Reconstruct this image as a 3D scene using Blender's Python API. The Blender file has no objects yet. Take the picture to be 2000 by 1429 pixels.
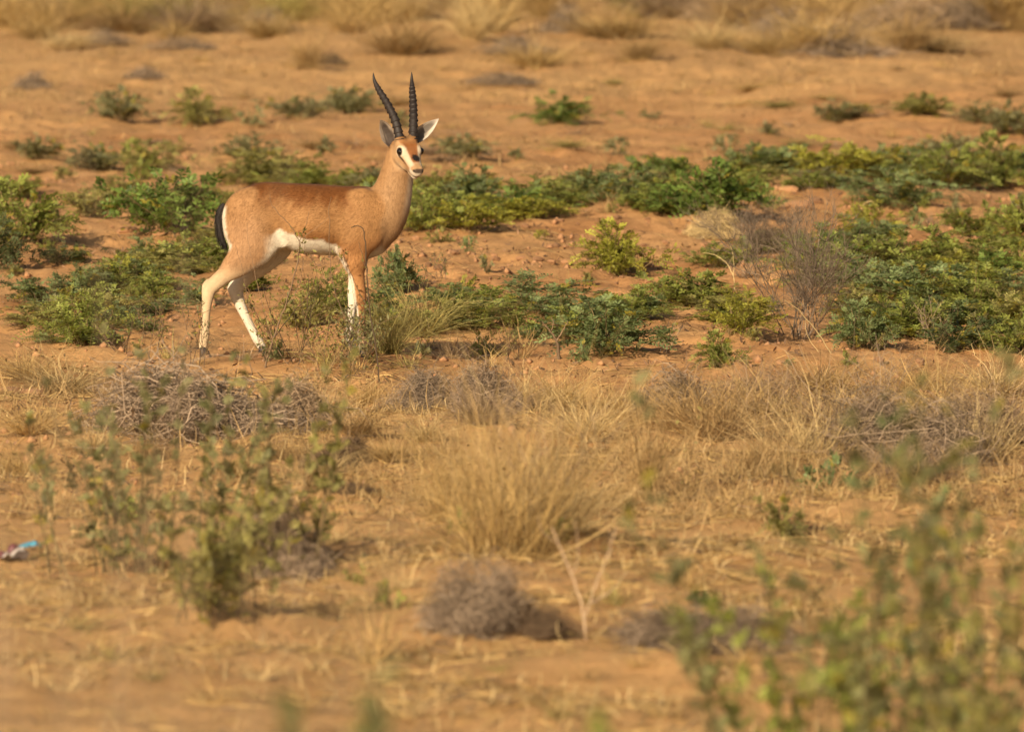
import bpy, math
import numpy as np
R = math.radians

# ------------------------------------------------------------------ camera, sky, sun, exposure
scene = bpy.context.scene
col = scene.collection
CAM_H, FOCAL, PITCH = 2.4, 388.8, 3.488
cam_data = bpy.data.cameras.new('camera')
cam_data.lens = FOCAL
cam_data.sensor_width = 36.0
cam_data.clip_start = 0.5
cam_data.clip_end = 9000.0
cam_data.dof.use_dof = True
cam_data.dof.focus_distance = 39.9
cam_data.dof.aperture_fstop = 8.0
cam = bpy.data.objects.new('camera', cam_data)
cam.location = (0, 0, CAM_H)
cam.rotation_euler = (R(90 - PITCH), 0, 0)
col.objects.link(cam)
scene.camera = cam

SUN_EL, SUN_A = 23.0, 25.0            # elevation; angle of the light's heading away from the view direction
world = bpy.data.worlds.new('World')
scene.world = world
world.use_nodes = True
wn = world.node_tree
bg = wn.nodes['Background']
sky = wn.nodes.new('ShaderNodeTexSky')
sky.sky_type = 'NISHITA'
sky.sun_disc = False
sky.sun_elevation = R(SUN_EL)
sky.sun_rotation = R(180 + SUN_A)
sky.air_density = 1.0
sky.dust_density = 4.0
wn.links.new(sky.outputs[0], bg.inputs[0])
bg.inputs[1].default_value = 0.05

sun_data = bpy.data.lights.new('sun', 'SUN')
sun_data.energy = 5.0
sun_data.angle = R(0.55)
sun_data.color = (1.0, 0.83, 0.60)
sun = bpy.data.objects.new('sun', sun_data)
sun.location = (-8, -10, 12)
sun.rotation_euler = (R(90 - SUN_EL), 0, R(-SUN_A))
col.objects.link(sun)

scene.view_settings.view_transform = 'Standard'
scene.view_settings.look = 'None'
scene.view_settings.exposure = 0.64
scene.view_settings.gamma = 1.0
scene.render.engine = 'CYCLES'
scene.cycles.use_denoising = True
scene.cycles.max_bounces = 5
scene.cycles.diffuse_bounces = 3
scene.cycles.transmission_bounces = 3

# ------------------------------------------------------------------ helpers
def mesh_np(name, V, F, mats=(), attrs=None, colors=None, smooth=False):
    """V (n,3); F a list of int arrays (m,3) or (m,4)"""
    me = bpy.data.meshes.new(name)
    V = np.asarray(V, dtype=np.float32)
    F = [f for f in F if len(f)]
    me.vertices.add(len(V))
    me.vertices.foreach_set('co', V.ravel())
    loops = np.concatenate([f.ravel() for f in F]).astype(np.int32)
    tot = np.concatenate([np.full(len(f), f.shape[1], np.int32) for f in F])
    start = np.concatenate([[0], np.cumsum(tot)[:-1]]).astype(np.int32)
    me.loops.add(len(loops))
    me.loops.foreach_set('vertex_index', loops)
    me.polygons.add(len(tot))
    me.polygons.foreach_set('loop_start', start)
    me.polygons.foreach_set('loop_total', tot)
    if smooth:
        me.polygons.foreach_set('use_smooth', np.ones(len(tot), bool))
    for k, a in (attrs or {}).items():
        at = me.attributes.new(k, 'FLOAT', 'POINT')
        at.data.foreach_set('value', np.asarray(a, np.float32))
    if colors is not None:
        at = me.attributes.new('coat', 'FLOAT_COLOR', 'POINT')
        c = np.ones((len(V), 4), np.float32); c[:, :3] = colors
        at.data.foreach_set('color', c.ravel())
    me.update(calc_edges=True)
    for m in mats: me.materials.append(m)
    return me

def obj(name, me, parent=None, loc=(0, 0, 0), rot=(0, 0, 0), scale=(1, 1, 1)):
    o = bpy.data.objects.new(name, me)
    col.objects.link(o)
    o.parent = parent
    o.location = loc; o.rotation_euler = rot; o.scale = scale
    return o

def tag(o, label=None, cat=None, group=None, kind=None):
    if label: o['label'] = label
    if cat: o['category'] = cat
    if group: o['group'] = group
    if kind: o['kind'] = kind
    return o

def norm(v):
    return v / np.maximum(np.linalg.norm(v, axis=-1, keepdims=True), 1e-9)

def smooth01(a, b, x):
    t = np.clip((x - a) / (b - a), 0, 1)
    return t * t * (3 - 2 * t)

_T = np.random.RandomState(5).rand(256, 256)
def vnoise(x, y, f, off=0):
    x = np.asarray(x) * f + 37.1 * off + 1000; y = np.asarray(y) * f + 11.7 * off + 1000
    xi = np.floor(x).astype(int); yi = np.floor(y).astype(int)
    u = x - xi; v = y - yi
    u = u * u * (3 - 2 * u); v = v * v * (3 - 2 * v)
    a = _T[xi & 255, yi & 255]; b = _T[(xi + 1) & 255, yi & 255]
    c = _T[xi & 255, (yi + 1) & 255]; d = _T[(xi + 1) & 255, (yi + 1) & 255]
    return (a * (1 - u) + b * u) * (1 - v) + (c * (1 - u) + d * u) * v - 0.5

# ------------------------------------------------------------------ materials
def new_mat(name):
    m = bpy.data.materials.new(name); m.use_nodes = True
    nt = m.node_tree
    b = nt.nodes['Principled BSDF']
    return m, nt, b

def N(nt, t, **kw):
    n = nt.nodes.new(t)
    for k, v in kw.items(): setattr(n, k, v)
    return n

def mixcol(nt, fac, a, b, mode='MIX'):
    n = N(nt, 'ShaderNodeMix', data_type='RGBA', blend_type=mode)
    for s, v in ((0, fac), (6, a), (7, b)):
        if hasattr(v, 'is_linked'): nt.links.new(v, n.inputs[s])
        elif s == 0: n.inputs[0].default_value = v
        else: n.inputs[s].default_value = (*v, 1) if len(v) == 3 else v
    return n.outputs[2]

def ramp(nt, src, stops):
    n = N(nt, 'ShaderNodeValToRGB')
    e = n.color_ramp.elements
    while len(e) < len(stops): e.new(0.5)
    for i, (p, c) in enumerate(stops):
        e[i].position = p; e[i].color = (*c, 1)
    nt.links.new(src, n.inputs[0])
    return n.outputs[0]

def noise(nt, scale, detail=3, vec=None, rough=0.55):
    n = N(nt, 'ShaderNodeTexNoise')
    n.inputs['Scale'].default_value = scale
    n.inputs['Detail'].default_value = detail
    n.inputs['Roughness'].default_value = rough
    if vec is not None: nt.links.new(vec, n.inputs['Vector'])
    return n.outputs[0]

def attr(nt, name):
    n = N(nt, 'ShaderNodeAttribute'); n.attribute_name = name
    return n

def math_n(nt, op, a, b=0.0):
    n = N(nt, 'ShaderNodeMath', operation=op)
    for i, v in enumerate((a, b)):
        if hasattr(v, 'is_linked'): nt.links.new(v, n.inputs[i])
        else: n.inputs[i].default_value = v
    return n.outputs[0]

def bump(nt, b, h, strength, dist):
    n = N(nt, 'ShaderNodeBump')
    n.inputs['Strength'].default_value = strength
    n.inputs['Distance'].default_value = dist
    nt.links.new(h, n.inputs['Height'])
    nt.links.new(n.outputs[0], b.inputs['Normal'])

def plant_mat(name, variation, trans, rough=0.6, alt=None, alt_from=0.9, trans_tint=(1.2, 1.25, 0.5)):
    """colour = the object's own colour, varied from leaf to leaf (attribute rnd)"""
    m, nt, b = new_mat(name)
    oi = N(nt, 'ShaderNodeObjectInfo')
    r = attr(nt, 'rnd').outputs['Fac']
    lo, hi = variation
    g = math_n(nt, 'MULTIPLY_ADD', r, hi - lo); 
    g.node.inputs[2].default_value = lo
    comb = N(nt, 'ShaderNodeCombineColor')
    for i in range(3): nt.links.new(g, comb.inputs[i])
    c = mixcol(nt, 1.0, oi.outputs['Color'], comb.outputs[0], 'MULTIPLY')
    if alt:
        gt = math_n(nt, 'GREATER_THAN', attr(nt, 'rnd2').outputs['Fac'], alt_from)
        c = mixcol(nt, gt, c, alt)
    nt.links.new(c, b.inputs['Base Color'])
    b.inputs['Roughness'].default_value = rough
    b.inputs['Specular IOR Level'].default_value = 0.25
    if trans:
        tr = N(nt, 'ShaderNodeBsdfTranslucent')
        nt.links.new(mixcol(nt, 1.0, c, trans_tint, 'MULTIPLY'), tr.inputs[0])
        mx = N(nt, 'ShaderNodeMixShader'); mx.inputs[0].default_value = trans
        nt.links.new(b.outputs[0], mx.inputs[1]); nt.links.new(tr.outputs[0], mx.inputs[2])
        nt.links.new(mx.outputs[0], nt.nodes['Material Output'].inputs[0])
    return m

M_leaf = plant_mat('leaf', (0.5, 1.5), 0.42, 0.5, alt=(0.27, 0.225, 0.035), alt_from=0.94)
M_stem = plant_mat('stem', (0.6, 1.3), 0.0, 0.7)
M_straw = plant_mat('straw', (0.5, 1.35), 0.2, 0.6, trans_tint=(1.1, 1.0, 0.8))
M_twig = plant_mat('dead_twig', (0.38, 1.75), 0.0, 0.8)

def make_sand():
    m, nt, b = new_mat('sand')
    tc = N(nt, 'ShaderNodeTexCoord').outputs['Object']
    n1 = noise(nt, 0.9, 5, tc); n2 = noise(nt, 7.0, 5, tc); n3 = noise(nt, 60.0, 4, tc, 0.65)
    c = ramp(nt, n1, [(0.32, (0.40, 0.190, 0.072)), (0.5, (0.470, 0.247, 0.104)), (0.68, (0.53, 0.295, 0.125))])
    c2 = ramp(nt, n2, [(0.3, (0.72, 0.70, 0.68)), (0.55, (1, 1, 1)), (0.75, (1.12, 1.13, 1.15))])
    c = mixcol(nt, 1.0, c, c2, 'MULTIPLY')
    c3 = ramp(nt, n3, [(0.25, (0.62, 0.58, 0.55)), (0.5, (1, 1, 1)), (0.8, (1.15, 1.15, 1.12))])
    c = mixcol(nt, 0.75, c, c3, 'MULTIPLY')
    # trodden straw dust where dry grass has fallen
    st = attr(nt, 'straw').outputs['Fac']
    n4 = noise(nt, 22.0, 5, tc, 0.7)
    f = math_n(nt, 'MULTIPLY', st, math_n(nt, 'MULTIPLY', n4, 1.0))
    c = mixcol(nt, f, c, (0.50, 0.315, 0.130))
    nt.links.new(c, b.inputs['Base Color'])
    b.inputs['Roughness'].default_value = 0.95
    b.inputs['Specular IOR Level'].default_value = 0.1
    h = math_n(nt, 'ADD', noise(nt, 55.0, 6, tc, 0.75), math_n(nt, 'MULTIPLY', n3, 0.5))
    bump(nt, b, h, 0.8, 0.012)
    return m
M_sand = make_sand()

def make_clod():
    m, nt, b = new_mat('dry_soil')
    tc = N(nt, 'ShaderNodeTexCoord').outputs['Object']
    oi = N(nt, 'ShaderNodeObjectInfo')
    n1 = noise(nt, 40.0, 4, tc)
    c = mixcol(nt, 1.0, oi.outputs['Color'], ramp(nt, n1, [(0.3, (0.7, 0.7, 0.7)), (0.7, (1.2, 1.2, 1.2))]), 'MULTIPLY')
    nt.links.new(c, b.inputs['Base Color'])
    b.inputs['Roughness'].default_value = 0.95
    bump(nt, b, n1, 0.5, 0.01)
    return m
M_clod = make_clod()

def make_coat():
    m, nt, b = new_mat('short_fur')
    c = attr(nt, 'coat').outputs['Color']
    tc = N(nt, 'ShaderNodeTexCoord').outputs['Object']
    mp = N(nt, 'ShaderNodeMapping'); mp.inputs['Scale'].default_value = (60, 200, 200)
    mp.inputs['Rotation'].default_value = (0, R(25), 0)
    nt.links.new(tc, mp.inputs[0])
    n1 = noise(nt, 1.0, 4, mp.outputs[0], 0.65)
    n2 = noise(nt, 14.0, 4, tc, 0.6)
    c = mixcol(nt, 0.35, c, ramp(nt, n1, [(0.25, (0.66, 0.63, 0.60)), (0.5, (1, 1, 1)), (0.8, (1.14, 1.14, 1.14))]), 'MULTIPLY')
    c = mixcol(nt, 0.8, c, ramp(nt, n2, [(0.3, (0.82, 0.80, 0.78)), (0.55, (1, 1, 1)), (0.8, (1.1, 1.1, 1.1))]), 'MULTIPLY')
    nt.links.new(c, b.inputs['Base Color'])
    b.inputs['Roughness'].default_value = 0.72
    b.inputs['Specular IOR Level'].default_value = 0.2
    b.inputs['Sheen Weight'].default_value = 0.03
    b.inputs['Sheen Roughness'].default_value = 0.5
    bump(nt, b, math_n(nt, 'ADD', n1, math_n(nt, 'MULTIPLY', n2, 2.0)), 0.22, 0.004)
    return m
M_coat = make_coat()

def plain(name, colr, rough, spec=0.4, var=None):
    m, nt, b = new_mat(name)
    b.inputs['Roughness'].default_value = rough
    b.inputs['Specular IOR Level'].default_value = spec
    tc = N(nt, 'ShaderNodeTexCoord').outputs['Object']
    n1 = noise(nt, var or 90.0, 4, tc)
    c = mixcol(nt, 1.0, colr, ramp(nt, n1, [(0.3, (0.6, 0.6, 0.6)), (0.7, (1.3, 1.3, 1.3))]), 'MULTIPLY')
    nt.links.new(c, b.inputs['Base Color'])
    bump(nt, b, n1, 0.3, 0.002)
    return m
M_horn = plain('horn', (0.019, 0.013, 0.010), 0.6, 0.35, 120)
M_hoof = plain('hoof', (0.03, 0.022, 0.018), 0.5)
M_tail = plain('black_hair', (0.016, 0.012, 0.010), 0.7, 0.25, 150)
M_eye, _nt, _b = new_mat('eye')
_b.inputs['Base Color'].default_value = (0.006, 0.004, 0.003, 1)
_b.inputs['Roughness'].default_value = 0.06
# ------------------------------------------------------------------ terrain
GX, GY = -0.83, 40.0                   # the gazelle's base
PX = 36.0 / FOCAL / 2000               # tangent of one photograph pixel

def px_flat(px, py, z=0.0):
    a = R(PITCH)
    sx = (px - 1000) * PX; sy = (714.5 - py) * PX
    dx, dy, dz = sx, math.cos(a) + sy * math.sin(a), -math.sin(a) + sy * math.cos(a)
    t = (z - CAM_H) / dz
    return dx * t, dy * t

MOUNDS = []
for px, py, wx, wy, hh in [
    (1060, 430, 0.85, 1.3, 0.085), (1330, 440, 0.5, 1.0, 0.05), (1570, 395, 0.42, 1.2, 0.085), (1860, 400, 0.5, 1.4, 0.05),
    (270, 465, 0.42, 0.8, 0.06), (60, 470, 0.4, 1.0, 0.04), (950, 1262, 0.26, 0.34, 0.062), (1065, 1100, 0.22, 0.5, 0.055),
    (450, 870, 0.3, 0.6, 0.05), (60, 735, 0.3, 0.5, 0.05), (1520, 700, 0.5, 0.8, 0.04), (850, 560, 0.5, 1.2, 0.04),
    (400, 1260, 0.3, 0.3, 0.04), (1200, 1340, 0.5, 0.3, 0.04), (1230, 110, 2.0, 3.0, 0.14), (300, 150, 1.2, 2.5, 0.08),
    (1750, 180, 1.4, 3.0, 0.08), (700, 300, 0.9, 2.0, 0.05)]:
    x, y = px_flat(px, py)
    MOUNDS.append((x, y, wx, wy, hh))

def height(x, y):
    x = np.asarray(x, float); y = np.asarray(y, float)
    h = 0.10 * vnoise(x, y * 0.6, 0.30, 1) + 0.055 * vnoise(x, y * 0.8, 0.9, 2) + 0.046 * vnoise(x, y, 2.3, 3)
    rough = 0.55 + 0.9 * np.clip(vnoise(x, y, 0.7, 9) + 0.3, 0, 1)
    h = h + rough * (0.038 * vnoise(x, y, 5.5, 4) + 0.026 * vnoise(x, y, 12.0, 5) + 0.019 * vnoise(x, y, 24.0, 6))
    for mx, my, wx, wy, hh in MOUNDS:
        h = h + hh * np.exp(-((x - mx) / wx) ** 2 - ((y - my) / wy) ** 2)
    fade = smooth01(180, 90, np.abs(y - 45)) * smooth01(60, 20, np.abs(x))
    h = h * fade
    g = np.exp(-(((x - GX - 0.05) / 0.55) ** 4) - (((y - GY) / 0.5) ** 4))   # trodden flat where the gazelle stands
    return h * (1 - 0.94 * g)

def ground_at(px, py):
    """where the line of sight through a photograph point meets the terrain"""
    a = R(PITCH)
    sx = (px - 1000) * PX; sy = (714.5 - py) * PX
    d = np.array([sx, math.cos(a) + sy * math.sin(a), -math.sin(a) + sy * math.cos(a)])
    t = np.arange(20, 160, 0.02)
    x = d[0] * t; y = d[1] * t; z = CAM_H + d[2] * t
    below = np.nonzero(z < height(x, y))[0]
    i = below[0] if len(below) else len(t) - 1
    return float(x[i]), float(y[i]), float(height(x[i], y[i]))

def straw_cover(x, y):
    n = vnoise(x, y, 0.9, 21) + 0.6 * vnoise(x, y, 2.4, 22)
    near = smooth01(39.3, 37.6, y + 1.6 * n)
    far = smooth01(55.0, 68.0, y + 9 * n)
    c = np.maximum(np.maximum(near, far), 0.16 + 0.45 * smooth01(0.05, 0.4, n))
    for px, py, wx, wy in [(960, 1262, 0.24, 0.3), (1065, 1100, 0.2, 0.4), (120, 1140, 0.4, 0.4), (560, 1290, 0.3, 0.25), (1300, 1330, 0.4, 0.25)]:
        bx, by = px_flat(px, py)
        c = c * (1 - 0.55 * np.exp(-((x - bx) / wx) ** 2 - ((y - by) / wy) ** 2))
    return np.clip(c, 0, 1)

def spread(a, b, step): return np.arange(a, b, step)
xs = spread(0, 2.9, 0.021); xs = np.concatenate([xs, spread(2.9, 6.5, 0.11), 6.5 + 0.12 * 1.22 ** np.arange(0, 45)])
xs = np.concatenate([-xs[:0:-1], xs])
ys = np.concatenate([-40 * 1.5 ** np.arange(9, -1, -1.0), spread(-30, 18, 4.0), spread(18, 24, 0.3), spread(24, 32, 0.065), spread(32, 52, 0.040),
                     spread(52, 70, 0.090), spread(70, 110, 0.16), 110 + 0.3 * 1.16 ** np.arange(0, 62)])
GXX, GYY = np.meshgrid(xs, ys, indexing='xy')
hz = height(GXX, GYY)
Vg = np.stack([GXX, GYY, hz], -1).reshape(-1, 3)
ny_, nx_ = GXX.shape
idx = np.arange(ny_ * nx_).reshape(ny_, nx_)
Fg = np.stack([idx[:-1, :-1], idx[:-1, 1:], idx[1:, 1:], idx[1:, :-1]], -1).reshape(-1, 4)
ground = obj('ground', mesh_np('ground', Vg, [Fg], [M_sand], {'straw': straw_cover(GXX, GYY).ravel()}, smooth=True))
tag(ground, kind='structure')

# ------------------------------------------------------------------ gazelle
S = 1265.0
def gp(cx, cy): return (cx - 450) / S, (1345 - cy) / S     # profile measurements -> metres

def catmull(P, n=12):
    P = np.asarray(P, float)
    Q = np.vstack([2 * P[0] - P[1], P, 2 * P[-1] - P[-2]])
    out = []
    for i in range(1, len(Q) - 2):
        t = np.linspace(0, 1, n, endpoint=False)[:, None]
        a, b, c, d = Q[i - 1], Q[i], Q[i + 1], Q[i + 2]
        out.append(0.5 * (2 * b + (c - a) * t + (2 * a - 5 * b + 4 * c - d) * t ** 2 + (3 * b - a - 3 * c + d) * t ** 3))
    out.append(P[-1:])
    return np.vstack(out)

STEP = 0.0032
lo = np.array([-0.335, -0.20, -0.01]); hi = np.array([0.545, 0.18, 0.84])
gn = np.ceil((hi - lo) / STEP).astype(int) + 1
ax = [lo[i] + STEP * np.arange(gn[i]) for i in range(3)]
D = np.full(gn, 0.06, np.float32)
BEST = np.full(gn, 9.0, np.float32)
ID = np.zeros(gn, np.int8)

def carve(bmin, bmax, fn, k, ident, pad=0.05):
    i0 = np.clip(np.floor((np.array(bmin) - pad - lo) / STEP).astype(int), 0, gn)
    i1 = np.clip(np.ceil((np.array(bmax) + pad - lo) / STEP).astype(int) + 1, 0, gn)
    sl = tuple(slice(a, b) for a, b in zip(i0, i1))
    X, Y, Z = np.meshgrid(ax[0][sl[0]], ax[1][sl[1]], ax[2][sl[2]], indexing='ij')
    d = fn(X, Y, Z).astype(np.float32)
    a = D[sl]
    h = np.clip(0.5 + 0.5 * (a - d) / k, 0, 1)
    D[sl] = a * (1 - h) + d * h - k * h * (1 - h)
    bb = BEST[sl]; nb = d < bb
    BEST[sl] = np.where(nb, d, bb)
    ID[sl] = np.where(nb, ident, ID[sl])

def seg(p, q, rp, rq, lat, k, ident):
    """tapered limb segment, flattened sideways by lat"""
    p = np.array(p); q = np.array(q)
    def f(X, Y, Z):
        v = q - p
        t = np.clip(((X - p[0]) * v[0] + (Y - p[1]) * v[1] + (Z - p[2]) * v[2]) / max(v @ v, 1e-9), 0, 1)
        dx = X - p[0] - v[0] * t; dy = (Y - p[1] - v[1] * t) / lat; dz = Z - p[2] - v[2] * t
        r = rp + (rq - rp) * t
        e = np.sqrt(dx * dx + dy * dy + dz * dz)
        g = np.sqrt(dx * dx + (dy / lat) ** 2 + dz * dz) + 1e-6
        return (e - r) * np.clip(e / g, min(lat, 1), max(lat, 1))
    rm = max(rp, rq)
    carve(np.minimum(p, q) - rm, np.maximum(p, q) + rm, f, k, ident, 0.03)

def chain(pts, k, ident, n=4):
    """pts: (cx, cy, Y, radius, lat)"""
    P = np.array([[*gp(a, b), y, r, l] for a, b, y, r, l in pts])      # X Z Y r lat
    P = catmull(P, n)
    for a, b in zip(P[:-1], P[1:]):
        seg((a[0], a[2], a[1]), (b[0], b[2], b[1]), max(a[3], .004), max(b[3], .004), (a[4] + b[4]) / 2, k, ident)

# trunk: stations along the back (cx, top, bottom, half width)
TR = catmull([(176, 690, 735, .012), (190, 655, 790, .040), (225, 617, 838, .064), (280, 577, 848, .082), (340, 554, 842, .092), (410, 551, 836, .097), (460, 554, 852, .103),
              (530, 559, 874, .112), (610, 563, 881, .116), (700, 568, 886, .108), (770, 570, 893, .096), (840, 571, 888, .084), (890, 590, 868, .070), (925, 625, 835, .052), (950, 670, 790, .026)], 10)
TX = (TR[:, 0] - 450) / S; TT = (1345 - TR[:, 1]) / S; TB = (1345 - TR[:, 2]) / S; TW = TR[:, 3]
def trunk(X, Y, Z):
    xc = np.clip(X, TX[0], TX[-1])
    t = np.interp(xc, TX, TT); b = np.interp(xc, TX, TB); w = np.interp(xc, TX, TW)
    zc = (t + b) / 2 + 0.0; h = (t - b) / 2
    zn = (Z - zc) / h
    w = w * (1 - 0.16 * np.clip(zn, -1, 1))
    e = np.sqrt((Y / w) ** 2 + zn ** 2)
    d = (e - 1) * np.minimum(w, h)
    dx = np.abs(X - xc)
    return np.where(dx > 0, np.sqrt(np.maximum(d, 0) ** 2 + dx ** 2), d)
carve((TX[0], -.13, .30), (TX[-1], .13, .64), trunk, 0.01, 0)
# neck
chain([(850, 745, 0, .098, .80), (893, 712, 0, .086, .78), (930, 655, -.002, .073, .76), (955, 590, -.006, .060, .78), (972, 520, -.010, .0515, .82), (985, 450, -.014, .046, .88), (996, 392, -.016, .041, .95)], 0.018, 1)
# legs: hip / shoulder down to the pastern
NH = [(305, 700, -.034, .098, .52), (318, 770, -.044, .094, .46), (318, 830, -.053, .072, .50), (272, 893, -.060, .046, .60), (205, 955, -.063, .0315, .70), (150, 1003, -.064, .0255, .78), (116, 1034, -.064, .0235, .80),
      (108, 1075, -.064, .0185, .88), (101, 1130, -.063, .0145, .95), (97, 1195, -.062, .0128, 1), (94, 1248, -.061, .0148, 1), (89, 1282, -.060, .0125, 1), (86, 1305, -.060, .0125, 1)]
FH = [(320, 700, .034, .098, .52), (360, 775, .046, .092, .46), (400, 830, .054, .066, .50), (365, 893, .060, .046, .6), (305, 958, .063, .034, .70), (256, 1010, .064, .0275, .78), (233, 1052, .064, .0245, .80),
      (246, 1100, .064, .0190, .88), (272, 1160, .063, .0150, .95), (302, 1222, .062, .0128, 1), (327, 1268, .061, .0148, 1), (343, 1294, .060, .0125, 1), (352, 1310, .060, .0125, 1)]
NF = [(815, 690, -.046, .088, .42), (800, 770, -.056, .078, .42), (778, 840, -.062, .054, .52), (777, 890, -.064, .0335, .72), (787, 945, -.064, .0265, .80), (796, 1005, -.063, .0222, .85), (803, 1062, -.062, .0218, .90),
      (807, 1100, -.062, .0165, .92), (810, 1150, -.061, .0135, 1), (811, 1210, -.060, .0125, 1), (811, 1255, -.060, .0148, 1), (815, 1290, -.060, .0125, 1), (818, 1308, -.060, .0125, 1)]
FF = [(810, 690, .046, .088, .42), (800, 770, .056, .078, .42), (785, 840, .062, .054, .52), (782, 890, .064, .0335, .72), (783, 945, .064, .0265, .80), (780, 1005, .063, .0222, .85), (774, 1062, .062, .0205, .90),
      (770, 1100, .062, .0150, .92), (764, 1150, .061, .0125, 1), (759, 1210, .060, .0120, 1), (757, 1258, .060, .0148, 1), (762, 1290, .060, .0125, 1), (766, 1310, .060, .0125, 1)]
for leg, ident in ((NH, 3), (FH, 4), (NF, 5), (FF, 6)):
    top = leg[:5]; low = leg[3:]
    chain(top, 0.022, ident)
    chain(low, 0.007, ident)
# point of the hock, knees, dewclaws
for (cx, cy, yy) in ((97, 1022, -.064), (206, 1040, .064)):
    x, z = gp(cx, cy); seg((x, yy, z), (x + .006, yy, z + .012), .009, .008, .9, .012, 3 if yy < 0 else 4)
# flank fold from thigh to belly
for yy, ident in ((-.066, 0), (.066, 0)):
    x, z = gp(400, 800); x2, z2 = gp(450, 830)
    seg((x, yy, z), (x2, yy * .9, z2), .013, .010, .5, .03, ident)
# brisket
x, z = gp(822, 868); x2, z2 = gp(880, 838)
seg((x, 0, z), (x2, 0, z2), .026, .03, .9, .03, 0)

# shallow hollows: before the thigh, behind the shoulder, along the neck groove
def hollow(cx_, cy_, yy, r, depth, k=.05):
    x_, z_ = gp(cx_, cy_)
    i0 = np.clip(np.floor((np.array([x_ - r * 2, yy - r * 2, z_ - r * 2]) - lo) / STEP).astype(int), 0, gn); i1 = np.clip(np.ceil((np.array([x_ + r * 2, yy + r * 2, z_ + r * 2]) - lo) / STEP).astype(int), 0, gn)
    sl = tuple(slice(a, b) for a, b in zip(i0, i1))
    X, Y, Z = np.meshgrid(ax[0][sl[0]], ax[1][sl[1]], ax[2][sl[2]], indexing='ij')
    g_ = np.exp(-(((X - x_) / r) ** 2 + ((Y - yy) / (r * 1.5)) ** 2 + ((Z - z_) / (r * 1.5)) ** 2))
    D[sl] = D[sl] + (depth * g_).astype(np.float32)
for yy in (-.10, .10):
    hollow(445, 735, yy, .045, .012); hollow(700, 760, yy, .030, .007); hollow(455, 640, yy, .05, .005); hollow(880, 620, yy * .7, .035, .006)
    hollow(850, 850, yy * .6, .022, .006); hollow(250, 780, yy * .7, .02, .004); hollow(360, 700, yy, .018, .003)
    hollow(330, 760, yy, .05, -.006); hollow(805, 760, yy * .9, .04, -.006); hollow(590, 720, yy * 1.1, .08, -.005)

# head, built in its own frame: u along the face, v away from the forehead, w sideways (towards the far side)
PH, PI_, HL = R(66), R(35), 0.87
fh = np.array([math.cos(PH), -math.sin(PH), 0.0])
HU = fh * math.cos(PI_) + np.array([0, 0, -math.sin(PI_)])
HV = fh * math.sin(PI_) + np.array([0, 0, math.cos(PI_)])
HW = np.array([math.sin(PH), math.cos(PH), 0.0])
hx, hzz = gp(1016, 348)
HO = np.array([hx, -.058, hzz])
def hp(u, v, w): return HO + HU * u * HL + HV * v + HW * w
HS = catmull([(-.034, -.028, -.062, .016), (-.022, -.008, -.082, .033), (.005, .003, -.093, .0425), (.035, .006, -.097, .0465), (.062, .004, -.093, .0450), (.088, -.002, -.084, .0375), (.112, -.008, -.075, .0310),
              (.135, -.013, -.068, .0268), (.157, -.016, -.064, .0248), (.172, -.019, -.061, .0225), (.183, -.024, -.055, .0170), (.189, -.031, -.046, .007)], 8)
def head(X, Y, Z):
    dX, dY, dZ = X - HO[0], Y - HO[1], Z - HO[2]
    u = (dX * HU[0] + dY * HU[1] + dZ * HU[2]) / HL; v = dX * HV[0] + dY * HV[1] + dZ * HV[2]; w = dX * HW[0] + dY * HW[1] + dZ * HW[2]
    uc = np.clip(u, HS[0, 0], HS[-1, 0])
    t = np.interp(uc, HS[:, 0], HS[:, 1]); b = np.interp(uc, HS[:, 0], HS[:, 2]); ww = np.interp(uc, HS[:, 0], HS[:, 3])
    vc = (t + b) / 2; h = (t - b) / 2
    vn = (v - vc) / h
    ww = ww * (1 + 0.18 * np.clip(vn, -1, 1) - 0.05)
    e = (np.abs(w / ww) ** 2.3 + np.abs(vn) ** 2.3) ** (1 / 2.3)
    d = (e - 1) * np.minimum(ww, h)
    du = np.abs(u - uc)
    return np.where(du > 0, np.sqrt(np.maximum(d, 0) ** 2 + du ** 2), d)
carve(HO - .2, HO + .2, head, 0.014, 2, 0.0)
for s in (-1, 1):
    seg(hp(.050, -.012, s * .029), hp(.066, -.013, s * .028), .0150, .0140, 1, .012, 2)       # brow
    seg(hp(.045, -.056, s * .026), hp(.095, -.060, s * .018), .0210, .0145, 1, .012, 2)       # cheek
    seg(hp(.006, -.008, s * .023), hp(.000, .000, s * .024), .0190, .0180, 1, .014, 2)        # horn boss
    seg(hp(.168, -.030, s * .0105), hp(.176, -.031, s * .0095), .0105, .0095, 1, .006, 2)     # nostril wing
seg(hp(.120, -.073, 0), hp(.163, -.064, 0), .0115, .0105, 1.15, .006, 2)                      # chin

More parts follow.
